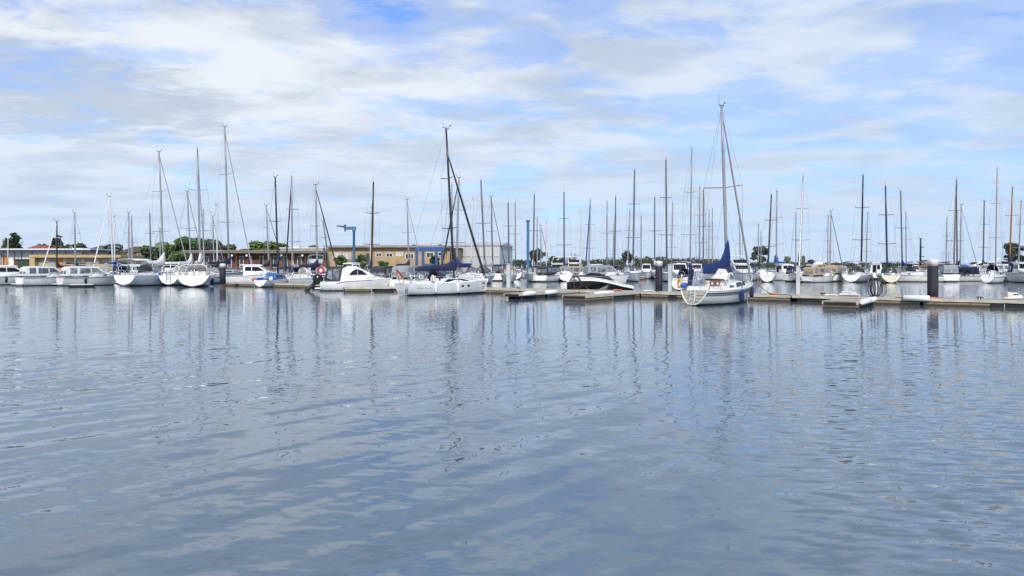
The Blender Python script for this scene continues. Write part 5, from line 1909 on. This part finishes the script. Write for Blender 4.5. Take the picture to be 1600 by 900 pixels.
# ------------------------------------------------------------------ the other sailing yachts: mast foot column, masthead column and row, distance, heading
YL = [
    ('yacht with black mast and pale furled headsail behind the canopied white cruiser', 89, 88.8, 346, 112, 245, dict(mast=ALUK, genoa=CV_WHITE, gr=.09)),
    ('yacht with grey mast and navy boom cover between the two left cruisers', 118, 116.5, 333, 103, 268, dict(cover=CV_NAVY, nsp=2)),
    ('yacht with pale leaning furled headsail and mast right of the white cruisers', 177, 171, 307, 114, 245, dict(mast=ALUW, genoa=CV_WHITE, gr=.09, cover=CV_BLUE, nsp=2)),
    ('yacht with a short white mast close behind the leaning pale headsail', 179.5, 178.5, 339, 126, 92, dict(mast=ALUW)),
    ('yacht whose thin bare mast is left of a near twin beyond the first big stern', 201.5, 201, 333, 104, 90, dict()),
    ('yacht whose thin bare mast is right of a near twin, with a slanting forestay', 207, 205.5, 339, 125, 292, dict(genoa=CV_GREY, gr=.05)),
    ('yacht with a short twin spreader mast left of the first big yacht', 236, 234, 334, 115, 115, dict(mast=ALUD, genoa=CV_DARK, gr=.05, nsp=2, cover=CV_NAVY)),
    ('distant yacht with short thin mast just behind the first big mast', 250.5, 250, 357, 104, 80, dict(detail=0)),
    ('distant yacht with a slim pale mast just right of the second big mast', 318.5, 317.5, 329, 126, 88, dict()),
    ('distant yacht with a short slim mast, midway between the second and third big masts', 334.5, 332.5, 338, 115, 70, dict(genoa=CV_GREY, gr=.05)),
    ('distant yacht with a pale mast just left of the tallest left mast', 340, 338, 321, 104, 92, dict(mast=ALUW)),
    ('yacht with thin grey leaning mast left of the little blue cabin yacht', 420.5, 416, 321, 116, 52, dict(genoa=CV_DARK, gr=.05)),
    ('white yacht with pale mast and dark blue furled headsail slanting left', 457, 455.5, 277, 98, 122, dict(L=8.6, genoa=CV_NAVY, gr=.10, nsp=2, hood=CV_NAVY)),
    ('white yacht with grey mast and dark furled headsail behind the lifebuoy', 496, 493, 289, 92, 50, dict(L=8.0, genoa=CV_DARK, gr=.085, nsp=1, cover=CV_NAVY)),
    ('yacht with a short dark leaning mast left of the blue jib crane', 516, 504.8, 345, 116, 60, dict(mast=ALUD)),
    ('yacht with thick dark brown mast behind the sport cruiser', 580, 583.5, 285, 87, 95, dict(mast=mat('mast_dark_brown', (.05, .03, .022), .4, var=.2), mr=.12, L=8.0)),
    ('distant yacht with pale mast close behind the thick dark brown mast', 578.5, 580, 325, 126, 90, dict(mast=ALUW)),
    ('yacht with a grey mast before the square windows of the ochre building', 639, 636, 312, 115, 55, dict(genoa=CV_GREY, gr=.05)),
    ('yacht with grey mast, royal blue cover and a dark furled headsail leaning left', 713, 717, 278, 87, 128, dict(L=8.8, genoa=CV_DARK, gr=.10, cover=CV_ROYAL, nsp=2, cover_hm=1.4, cover_hb=.4)),
    ('distant yacht with thin mast close behind the black racing mast', 706.5, 706, 290, 121, 90, dict()),
    ('yacht with a white mast against the grey hall', 736, 739, 312, 116, 95, dict(mast=ALUW, mr=.13)),
    ('yacht with a dark grey mast before the middle of the grey hall', 758, 751.5, 283, 103, 80, dict(mast=ALUD, hood=CV_GREY)),
    ('yacht with mast and dark stay slanting right, before the right end of the grey hall', 770, 767.5, 308, 124, 52, dict(mast=ALUD, genoa=CV_DARK, gr=.06)),
    ('yacht with cream rounded bow towards the viewer beside the grey post', 795.5, 794, 317, 107, 272, dict(hull=OFFW, hood=CV_TAN, cover=None, mast=ALUD)),
    ('distant yacht with slim mast, first left of the blue column', 805.5, 805, 317, 129, 90, dict()),
    ('yacht with cream broad bow facing the viewer beside the blue column', 833, 835, 304.5, 112, 268, dict(hull=OFFW, hood=CV_GREY, mast=ALUD, cover=CV_WHITE, cover_hm=1.3)),
    ('distant yacht with slim mast just right of the blue column', 839.3, 839.3, 340, 150, 90, dict(detail=0)),
    ('distant yacht with a white mast and slanting stay before the large dark tree', 845, 845.3, 352, 172, 40, dict(detail=0, genoa=CV_DARK, gr=.07)),
    ('distant yacht with a white mast at the right edge of the large dark tree', 854, 853.6, 348, 131, 95, dict(mast=ALUW)),
    ('yacht with tall grey mast and a royal blue cover round its boom', 881.5, 881.3, 300.5, 117, 88, dict(mast=ALUD, cover=CV_ROYAL, cover_hm=1.6, cover_hb=.45)),
    ('distant yacht with thin white mast above the black speedboat stern', 907.5, 907.5, 330, 150, 90, dict(detail=0, mast=ALUW)),
    ('yacht with a dark blue furled headsail along its mast above the black speedboat', 920, 922.3, 314, 124, 255, dict(genoa=mat('sailcloth_blue', (.02, .06, .17), .8), gr=.11)),
    ('distant yacht with grey mast, left of a taller neighbour above the speedboat windscreen', 948.3, 948.6, 316, 149, 90, dict()),
    ('distant yacht with a short mast overlapping the tall one above the speedboat windscreen', 958.8, 959, 351, 174, 90, dict(detail=0)),
    ('yacht with dark grey mast before the wooded shore above the speedboat windscreen', 960.3, 962, 308, 127, 90, dict(mast=ALUD)),
    ('yacht with slim leaning mast left of the tall mast with white bow below', 980, 984.2, 329, 129, 75, dict()),
    ('white yacht with upright bow facing the viewer under a tall grey mast', 989, 991.6, 266.5, 114, 272, dict(mast=ALUD, nsp=2, L=10.0, stripe=GREYG)),
    ('distant yacht with a short faint mast right of the upright white bow', 1001.5, 1002, 338, 150, 90, dict(detail=0)),
    ('distant yacht with slim mast left of the black pile', 1022.8, 1023, 309, 136, 92, dict(mast=ALUD)),
    ('white yacht with round bow facing the viewer behind the black pile', 1042, 1040.5, 251, 113, 270, dict(mast=ALUD, nsp=2, L=10.0, hood=CV_GREY)),
    ('distant yacht with a thin mast just right of the mast over the black pile', 1049, 1051, 318, 149, 90, dict(detail=0)),
    ('white yacht with royal blue cover wound round its mast behind the yellow buoy', 1078, 1081, 234.5, 78, 62, dict(L=7.5, cover=CV_ROYAL, nsp=2, cover_hm=2.3, cover_hb=.4, boom_len=1.5, mr=.085, hood=CV_NAVY, zb=1.4)),
    ('distant yacht with a tall mast, first right of the mast behind the yellow buoy', 1093, 1093.3, 293, 128, 90, dict()),
    ('distant yacht with a tall mast, second right of the mast behind the yellow buoy', 1098.8, 1099.2, 297, 149, 90, dict(mast=ALUD)),
    ('distant yacht with a short mast, third right of the mast behind the yellow buoy', 1107.7, 1107.8, 329, 172, 90, dict(detail=0)),
    ('distant yacht with a short mast just left of the tall blue cover mast', 1113, 1113.2, 327, 151, 92, dict(detail=0)),
    ('distant yacht with a short mast just right of the tall blue sail cover', 1157.5, 1155, 346, 150, 80, dict(detail=0)),
    ('distant yacht with short mast before the large round tree', 1185, 1185, 351, 150, 90, dict(detail=0, cover=CV_NAVY)),
    ('distant yacht with the shortest mast before the large round tree', 1189, 1189, 363, 172, 90, dict(detail=0)),
    ('white yacht with leaning black mast right of the large round tree', 1199.5, 1205.3, 304, 112, 70, dict(mast=ALUK, genoa=None, cover=CV_NAVY, hull=OFFW)),
    ('yacht with slim pale mast and bright blue boom cover left of the pale grey post', 1213, 1213.9, 299, 127, 95, dict(cover=CV_BLUE, cover_hm=1.5, cover_hb=.6)),
    ('yacht with pale furled headsail slanting left above the pale grey post', 1249, 1255, 277, 111, 248, dict(genoa=CV_WHITE, gr=.09, cover=CV_NAVY, cover_hm=2.0, nsp=2)),
    ('distant yacht with a slim mast left of the mast above the pale grey post', 1243.5, 1243.7, 334, 148, 90, dict(detail=0)),
    ('distant yacht with a short mast, left one of a pair above the white boards', 1293, 1294, 338, 150, 90, dict()),
    ('yacht with tan boom cover, right one of a pair of masts above the white boards', 1296.5, 1298.5, 330, 126, 290, dict(cover=CV_TAN, genoa=CV_DARK, gr=.06, hull=OFFW)),
    ('white yacht with wide rounded stern and dark mast left of the hose coil', 1345.5, 1348.5, 274.5, 111, 51, dict(L=9.8, B=3.5, mast=ALUK, mr=.13, nsp=2, hood=CV_GREY, e0=.42, cover=None, boom=ALUW)),
    ('distant yacht with a slim pale mast right of the dark tall mast', 1353, 1356, 333, 148, 90, dict(detail=0)),
    ('cream sterned yacht with grey canopy and dark blue mast right of the hose coil', 1386.5, 1383.5, 291, 108, 68, dict(L=9.4, B=3.3, mast=mat('mast_navy', (.02, .03, .07), .4), hood=CV_GREY, cover=CV_NAVY, e0=.42, hull=OFFW, transom=CREAM, bimini=CV_GREY)),
    ('distant yacht with a tall grey mast left of the thickest pile', 1410, 1407.3, 299.5, 128, 90, dict(mast=ALUD, cover=CV_ROYAL)),
    ('distant yacht with a shorter mast just left of the thickest pile', 1416, 1415.3, 334, 150, 90, dict()),
    ('brown wooden boat with a short black mast left of the thickest pile', 1438, 1438.6, 373, 150, 175, dict(mast=ALUK, hull=mat('hull_brown', (.16, .07, .035), .5, var=.2), roof=WOOD, cabin=1.5, hood=None, bimini=None, stripe=None, L=9.5, mr=.2, wires=False, cover=None)),
    ('distant yacht with a slim mast and slanting stay just right of the thickest pile', 1478, 1479.6, 342, 150, 250, dict(genoa=CV_GREY, gr=.06)),
    ('yacht with brown grey mast and dark headsail slanting left, right of the thickest pile', 1490, 1494.7, 281.5, 122, 246, dict(genoa=CV_DARK, gr=.09, mast=mat('mast_brown_grey', (.20, .16, .14), .5), nsp=2)),
    ('distant yacht with thin mast and stay slanting right, second mast right of the pile', 1500, 1502, 320, 138, 292, dict(genoa=CV_GREY, gr=.06)),
    ('distant yacht with a faint mast behind the brown grey mast', 1495, 1495, 333, 170, 90, dict(detail=0)),
    ('distant yacht with a grey mast left of the cruising yacht with navy stripe', 1536, 1538, 314.5, 133, 92, dict(mast=ALUD)),
    ('white cruising yacht with a navy stripe and brownish mast near the tender', 1555.5, 1558.2, 265, 104, 40, dict(L=7.0, stripe=NAVYH, mast=mat('mast_taupe', (.33, .28, .25), .5), mr=.10, cabin=.8, nsp=2, name_='x', cover=None, mt=.5)),
    ('yacht with a varnished orange wooden mast and dark furled sail', 1577, 1582, 294, 118, 75, dict(mast=WOODM, mr=.13, cover=CV_NAVY, cover_hm=2.0, genoa=None, hull=NAVYH)),
    ('distant yacht with a leaning pale mast, right of the varnished mast', 1591, 1595.6, 314.5, 134, 75, dict()),
]
for lb, mx, tx_, ty_, d_, hd_, kw in YL:
    kw = {k_: v for k_, v in kw.items() if k_ != 'name_'}
    rq = random.Random(mx * 7.3)
    for k_, opts in (('cover', (None, CV_NAVY, CV_GREY, CV_WHITE, CV_NAVY)), ('hood', (None, CV_GREY, CV_NAVY, CV_WHITE, None)), ('stripe', (None, NAVYH, GREYG, None, BLUEH)),
                     ('bimini', (None, None, None, CV_NAVY, CV_GREY)), ('cabin', (.36, .42, .5))):
        v = rq.choice(opts)
        if k_ not in kw and d_ < 140:
            kw[k_] = v
    kw.setdefault('nsp', 2 if rq.random() < .5 else 1)
    sailboat(lb, mx, tx_, ty_, d_, hd_, **kw)

# ------------------------------------------------------------------ motor boats
motorboat('white hardtop cruiser cropped at the left edge of the frame', 12, 95, 50, 7.6, 2.8, 1.05, 'hardtop', hull=OFFW, boot=BOOTR)
motorboat('white cruiser with an open sided pale canopy, second from the left edge', 75, 92, 55, 6.4, 2.6, 1.0, 'canopy', canvas=CV_WHITE, vinyl=GLASSB)
motorboat('white cruiser with pale canopy and clear side windows beside the first big yacht', 142, 92, 50, 7.0, 2.7, 1.0, 'canopy', hull=OFFW, canvas=CV_WHITE, vinyl=VINYL, boot=BLACKH)
motorboat('small boat with a bright blue cabin behind the first big stern', 189, 103, 60, 5.0, 2.0, .75, 'pilot', top=mat('cabin_dark_blue', (.018, .06, .19), .5, var=.15))
motorboat('white low cruiser with long white roof behind the little blue cabin yacht', 400, 96, 8, 7.0, 2.6, 1.15, 'hardtop', hull=HULLW)
motorboat('white cruiser with a navy canopy beyond the first two big yachts', 272, 110, 20, 8.0, 2.8, 1.5, 'hardtop', canvas=CV_NAVY, top=WHITE)
motorboat('dark flybridge cruiser left of the ochre building', 491, 118, 110, 9.0, 3.2, 1.5, 'fly', hull=NAVYH, top=GREYG)
motorboat('cruiser with a dark arched canopy stern on beside the racing yacht', 612, 79, 66, 6.2, 2.5, 1.05, 'canopy', canvas=CV_DARK, arch=False)
motorboat('cruiser with a grey arched canopy behind the racing yacht stern', 648, 77.5, 64, 6.4, 2.6, 1.1, 'canopy', canvas=CV_GREY)
motorboat('white motor cruiser with navy canopy behind the racing yacht mast', 686, 80, 62, 6.5, 2.6, 1.1, 'canopy', canvas=CV_NAVY)
motorboat('white cabin cruiser right of the large dark tree, bow to the viewer', 872, 126, 262, 9.0, 3.3, 1.3, 'fly', hull=HULLW)
motorboat('white cabin cruiser with wide roof right behind the blue boom cover', 897, 132, 265, 8.5, 3.2, 1.4, 'fly')
motorboat('small cruiser with dark blue hull and tan cover above the speedboat stern', 905, 119, 20, 6.0, 2.4, .9, 'canopy', hull=BLUEH, canvas=CV_TAN)
motorboat('grey canopied cruiser directly behind the speedboat windscreen', 948, 97, 12, 6.5, 2.5, 1.1, 'canopy', canvas=CV_GREY)
motorboat('white flybridge cruiser with navy top behind the tall blue sail cover', 1157, 99, 268, 9.0, 3.3, 1.25, 'fly', hull=HULLW)
motorboat('white wheelhouse boat between the black pile and the yellow buoy', 1061, 98, 262, 7.5, 2.8, 1.1, 'pilot')
motorboat('open boat with tan cockpit covers left of the wide rounded stern', 1283, 108, 28, 6.0, 2.4, .85, 'canopy', hull=OFFW, canvas=CV_TAN)
motorboat('low white boat with grey canopy right behind the pale grey post', 1258, 112, 24, 6.5, 2.5, .9, 'canopy', canvas=CV_NAVY)
motorboat('boat with navy canopy and white rim right of the thickest pile', 1497, 114, 186, 6.4, 2.5, .8, 'canopy', hull=OFFW, canvas=CV_NAVY, vinyl=GLASS, top=CV_NAVY)
motorboat('long white motor yacht far behind the brown grey mast', 1532, 160, 184, 13, 3.8, 1.7, 'hardtop')
motorboat('white motor boat low behind the thickest pile, left side', 1432, 110, 170, 6.8, 2.5, .9, 'canopy', canvas=None)
p = on_pier(1583, 1.2)
root = empty('tender', (p[0], p[1], .44), R(8), 'small white tender with dark windows lying on the pier', 'tender')
m = MB()
m.rings([[(x, w * math.cos(a), zc_ + hh * math.sin(a) * (1 if math.sin(a) > 0 else .5)) for a in [2 * math.pi * j / 12 for j in range(12)]]
         for x, w, zc_, hh in ((-.62, .05, .12, .04), (-.58, .26, .12, .12), (-.2, .34, .13, .17), (.25, .32, .14, .15), (.55, .17, .15, .10), (.68, .02, .16, .03))])
hl = m.build('hull', WHITE, root)
m = MB()
m.prism([(-.30, .22), (-.20, .44), (.08, .46), (.42, .24)], lambda x, z: .26 - .25 * max(0, z - .2))
cb = m.build('cabin', WHITE, root)
for sg in (1, -1):
    MB().panel([(-.22, .30), (-.15, .40), (-.02, .41), (.0, .30)], lambda x, z: .26 - .25 * max(0, z - .2), sg).build('side_window', GLASS, cb)
    MB().panel([(.03, .30), (.03, .41), (.10, .40), (.27, .30)], lambda x, z: .26 - .25 * max(0, z - .2), sg).build('side_window', GLASS, cb)
m = MB()
m.prism([(-.60, .22), (-.62, .52), (-.57, .53), (-.34, .50), (-.36, .22)], lambda x, z: .24)
m.build('seat_back', CREAM, root)
motorboat('blue motor cruiser at the far right behind the varnished mast', 1600, 106, 250, 8.0, 3.0, 1.2, 'pilot', canvas=CV_NAVY)


for px, d_, z, lb in ((10, 89.5, .75, 'black fender on the cropped white cruiser, nearer the frame edge'), (33, 90.5, .75, 'black fender near the bow of the cropped white cruiser'),
                      (134, 88.0, .65, 'black fender amidships on the cruiser with clear side windows')):
    fender(X(px, d_), d_, z, RUB, .15, .75, lb)
m = MB().tube([(-1.35, 0, .10), (-1.2, 0, .14), (1.2, 0, .14), (1.45, 0, .20)], [.10, .19, .19, .06], 10)
root = empty('float', (X(128, 85.5), 85.5, 0), R(28), 'low black and white float lying beside the cruiser with clear windows', 'float')
m.build('tube', RUB, root)
MB().bb((-1.2, -.15, .27), (1.15, .15, .35)).build('top_pad', PLW, root)
for i, (px, d_, hd_, st, tp, cv, lb) in enumerate([
        (822, 140, 200, 'canopy', WHITE, CV_NAVY, 'distant motor boat with navy canopy at the foot of the blue column'),
        (925, 136, 182, 'hardtop', WHITE, None, 'distant white motor boat beyond the stern of the black speedboat'),
        (1010, 134, 260, 'pilot', WHITE, None, 'distant white wheelhouse boat left of the black pile'),
        (1112, 126, 250, 'canopy', WHITE, CV_ROYAL, 'distant motor boat with royal blue canopy behind the tall blue sail cover'),
        (1172, 119, 60, 'canopy', OFFW, CV_NAVY, 'distant motor boat with navy canopy at the foot of the large round tree'),
        (1229, 120, 15, 'hardtop', WHITE, None, 'distant white motor boat left of the pale grey post'),
        (1268, 134, 200, 'fly', WHITE, None, 'distant flybridge boat behind the tan cockpit boat'),
        (1312, 128, 262, 'canopy', WHITE, CV_GREY, 'distant motor boat with grey canopy above the white boards'),
        (1367, 126, 75, 'pilot', WHITE, None, 'distant wheelhouse boat between the two yachts above the hose coil'),
        (1425, 130, 265, 'hardtop', OFFW, CV_TAN, 'distant boat with tan canopy left of the thickest pile'),
        (1466, 122, 182, 'canopy', WHITE, CV_DARK, 'distant boat with dark canopy just right of the thickest pile'),
        (1520, 140, 20, 'hardtop', WHITE, CV_BLUE, 'distant white boat with blue canopy behind the far grey post'),
        (1547, 126, 190, 'canopy', WHITE, CV_WHITE, 'distant boat with white canopy behind the navy striped cruising yacht'),
        (1572, 130, 250, 'fly', WHITE, None, 'distant flybridge boat left of the varnished orange mast'),
        (466, 106, 70, 'canopy', WHITE, CV_NAVY, 'motor boat with navy canopy below the white flat roofed building'),
        (548, 104, 250, 'pilot', WHITE, None, 'white wheelhouse boat at the foot of the blue pillar crane'),
        (672, 112, 180, 'hardtop', WHITE, None, 'white boat with long roof standing before the blue boat lift'),
        (785, 118, 80, 'canopy', WHITE, CV_DARK, 'motor boat with black canopy before the corner of the grey hall'),
        (1307, 113, 52, 'canopy', OFFW, CV_TAN, 'boat with tan canopy tucked left of the wide rounded stern'),
        (1088, 112, 255, 'hardtop', WHITE, CV_NAVY, 'white boat with navy awning right beside the mast behind the yellow buoy'),
        (1480, 112, 70, 'canopy', WHITE, CV_GREY, 'boat with grey canopy between the thickest pile and the navy canopy boat'),
        (862, 112, 60, 'canopy', WHITE, CV_DARK, 'boat with dark canopy left of the mast with the blue boom cover'),
        (222, 109, 25, 'hardtop', WHITE, CV_WHITE, 'white cruiser with pale roof behind the first big yacht')]):
    motorboat(lb, px, d_, hd_, 6.4 + (i * 37 % 10) * .14, 2.5, .95 + (i * 53 % 7) * .05, st, top=tp, canvas=cv, group='motor boats farther back')


# sport cruiser with outboard
def sport_cruiser():
    L, B, d, th = 7.1, 2.6, 74.3, R(12)
    root = empty('sport_cruiser', (X(558, d), d, 0), th, 'white sport cruiser with swept cabin, dark canopy and tilted black outboard', 'motor boat', 'moored motor boats')
    h = Hull(L, B, .92, 1.42, .90, L * .5, rake=.14, kz=-.1, e0=.26, e1=.75, fine=2.6)
    h.build(root, HULLW, BOOT, None, boot_z=.10)
    h.deck(root, WHITE)
    wf = house_w(h, .84, .14)
    m = MB()
    m.prism([(xx - h.xm, z) for xx, z in ((1.9, .9), (2.15, 2.25), (2.6, 2.48), (3.5, 2.44), (4.3, 2.05), (5.2, 1.52), (6.3, 1.26), (6.3, 1.1))], wf)
    c = m.build('cabin', WHITE, root)
    for pl in ([(2.75, 1.58), (3.05, 1.95), (3.45, 2.17), (3.55, 2.16), (3.55, 1.62)], [(3.60, 1.62), (3.60, 2.15), (4.05, 2.0), (4.45, 1.70), (4.55, 1.62)]):
        for sg in (1, -1):
            MB().panel([(x - h.xm, z) for x, z in pl], wf, sg).build('side_window', GLASS, c)
    for sg in (1, -1):                                # dark sweep along the flank
        pts = []
        for i in range(12):
            t = .22 + .5 * i / 11
            z = .70 + .55 * (1 - (1 - i / 11) ** 2)
            z = min(z, h.zs(t) - .04)
            x, y, _ = h.pt(t, z)
            pts.append((x, sg * (y + .01), z))
        MB().tube(pts, .022, 5).build('flank_line', BOOT, root)
    cw = house_w(h, .86, .10)
    m = MB()
    m.prism([(x - h.xm, z) for x, z in ((.35, 1.0), (.62, 2.15), (.9, 2.40), (2.5, 2.46), (2.1, 2.22), (1.88, .95))], cw)
    cn = m.build('canopy', CV_DARK, root)
    for pl in ([(.62, 1.15), (.78, 2.08), (1.15, 2.18), (1.15, 1.15)], [(1.25, 1.1), (1.25, 2.18), (1.85, 2.2), (1.72, 1.1)]):
        for sg in (1, -1):
            MB().panel([(x - h.xm, z) for x, z in pl], cw, sg).build('canopy_window', VINYL, cn)
    m = MB()
    for y0, y1 in ((-.85, -.08), (.08, .85)):
        v = [(.39 - h.xm - .02, y0, 1.15), (.39 - h.xm - .02, y1, 1.15), (.60 - h.xm - .02, y1 * .95, 2.05), (.60 - h.xm - .02, y0, 2.05)]
        m.add(v + [(x + .05, y, z) for x, y, z in v], [(0, 1, 2, 3), (7, 6, 5, 4), (0, 4, 5, 1), (1, 5, 6, 2), (2, 6, 7, 3), (3, 7, 4, 0)])
    m.build('rear_window', VINYL, cn)
    m = MB()
    m.tube([(.15 - h.xm, -B * .40, .9), (.05 - h.xm, -B * .40, 1.25), (.35 - h.xm, -B * .41, 1.35), (.9 - h.xm, -B * .42, 1.15)], .05, 6)
    m.tube([(.15 - h.xm, B * .40, .9), (.05 - h.xm, B * .40, 1.25), (.35 - h.xm, B * .41, 1.35), (.9 - h.xm, B * .42, 1.15)], .05, 6)
    m.build('stern_rail', BOOT, root)
    MB().bb((-h.xm - .5, -B * .40, .24), (-h.xm + .05, B * .40, .33)).build('swim_platform', WHITE, root)
    hull_rail(h, root, .62, .95, .40, 3, r=.015)
    outboard_motor(root, (-h.xm - .55, -.1, .78), 1.55, tilt=48)


sport_cruiser()


# dark speedboat behind the pier
def speedboat():
    L, B, th = 5.9, 2.4, R(-6)
    p = on_pier(938, 6.0)
    d = p[1]
    root = empty('speedboat', (X(938, d), d, 0), th, 'black hulled speedboat with white swept deck and black windscreen', 'motor boat', 'moored motor boats')
    h = Hull(L, B, 1.08, .70, .92, L * .5, rake=.10, kz=-.1, e0=.24, e1=.7, fine=2.7)
    h.zs = lambda t: 1.10 + .12 * math.sin(math.pi * min(1, t * 1.25)) - .62 * max(0, (t - .30) / .70) ** 1.7
    m = h.build(root, BLACKH, BOOT, None, boot_z=.06)
    # white upper moulding: band above the black hull, sweeping to the bow
    b = MB()
    ts = [i / 20 for i in range(21)]
    rr = []
    for t in ts:
        x, y, z = h.pt(t, h.zs(t))
        up = .30 * (1 - .35 * t) + .02
        rr.append([(x, y + .02, z - .015), (x, y + .03, z + .12), (x - .03, y * .86, z + up), (x - .03, 0, z + up + .10 * (1 - t)),
                   (x - .03, -y * .86, z + up), (x, -y - .03, z + .12), (x, -y - .02, z - .015)])
    b.rings(rr, False, False, False)
    o_ = len(b.v)
    b.add(rr[0], [list(range(7))])
    b.build('deck_moulding', WHITE, root)
    b = MB()
    for sg in (1, -1):
        rr2 = []
        for t in ts[4:19]:
            x, y, z = h.pt(t, h.zs(t))
            up = .30 * (1 - .35 * t) + .02
            yy = y * .93 + .02
            zz = z + .12 + (up - .12) * .45
            rr2.append([(x, sg * (yy + .02), zz + .025), (x, sg * (yy + .035), zz - .025), (x, sg * (yy - .03), zz - .025), (x, sg * (yy - .03), zz + .025)])
        b.rings(rr2, True, True, True)
    b.build('deck_stripe', ALUD, root)
    wf = lambda x, z: B * .40 * (1 - .22 * max(0, z - 1.3))
    b = MB()
    b.prism([(x - h.xm, z) for x, z in ((.7, 1.36), (.95, 1.55), (1.5, 1.68), (1.9, 1.84), (2.9, 1.83), (3.6, 1.60), (4.2, 1.26))], wf)
    c = b.build('windscreen', GLASS, root)
    b = MB()
    for sg in (1, -1):
        b.tube([(x - h.xm, sg * (wf(x, z) + .01), z) for x, z in ((.9, 1.50), (1.5, 1.58), (2.3, 1.60), (3.3, 1.54), (4.05, 1.32))], .022, 5)
    b.build('screen_frame', ALU, c)
    b = MB()
    b.prism([(x - h.xm, z) for x, z in ((1.8, 1.80), (2.0, 1.88), (2.8, 1.87), (3.0, 1.79))], lambda x, z: B * .33)
    b.build('soft_top', CV_DARK, root)
    MB().bb((-h.xm - .45, -B * .38, .32), (-h.xm + .03, B * .38, .42)).build('swim_platform', WHITE, root)
    b = MB()
    for sg in (1, -1):
        v = [(h.pt(t, z)[0], sg * (h.pt(t, z)[1] + .01), z) for t, z in ((.27, .70), (.285, .70), (.345, .40), (.33, .40))]
        b.add(v + [(x, y - sg * .03, z) for x, y, z in v], [(0, 1, 2, 3), (7, 6, 5, 4), (0, 4, 5, 1), (1, 5, 6, 2), (2, 6, 7, 3), (3, 7, 4, 0)])
    b.build('hull_mark', ALUD, root)


speedboat()
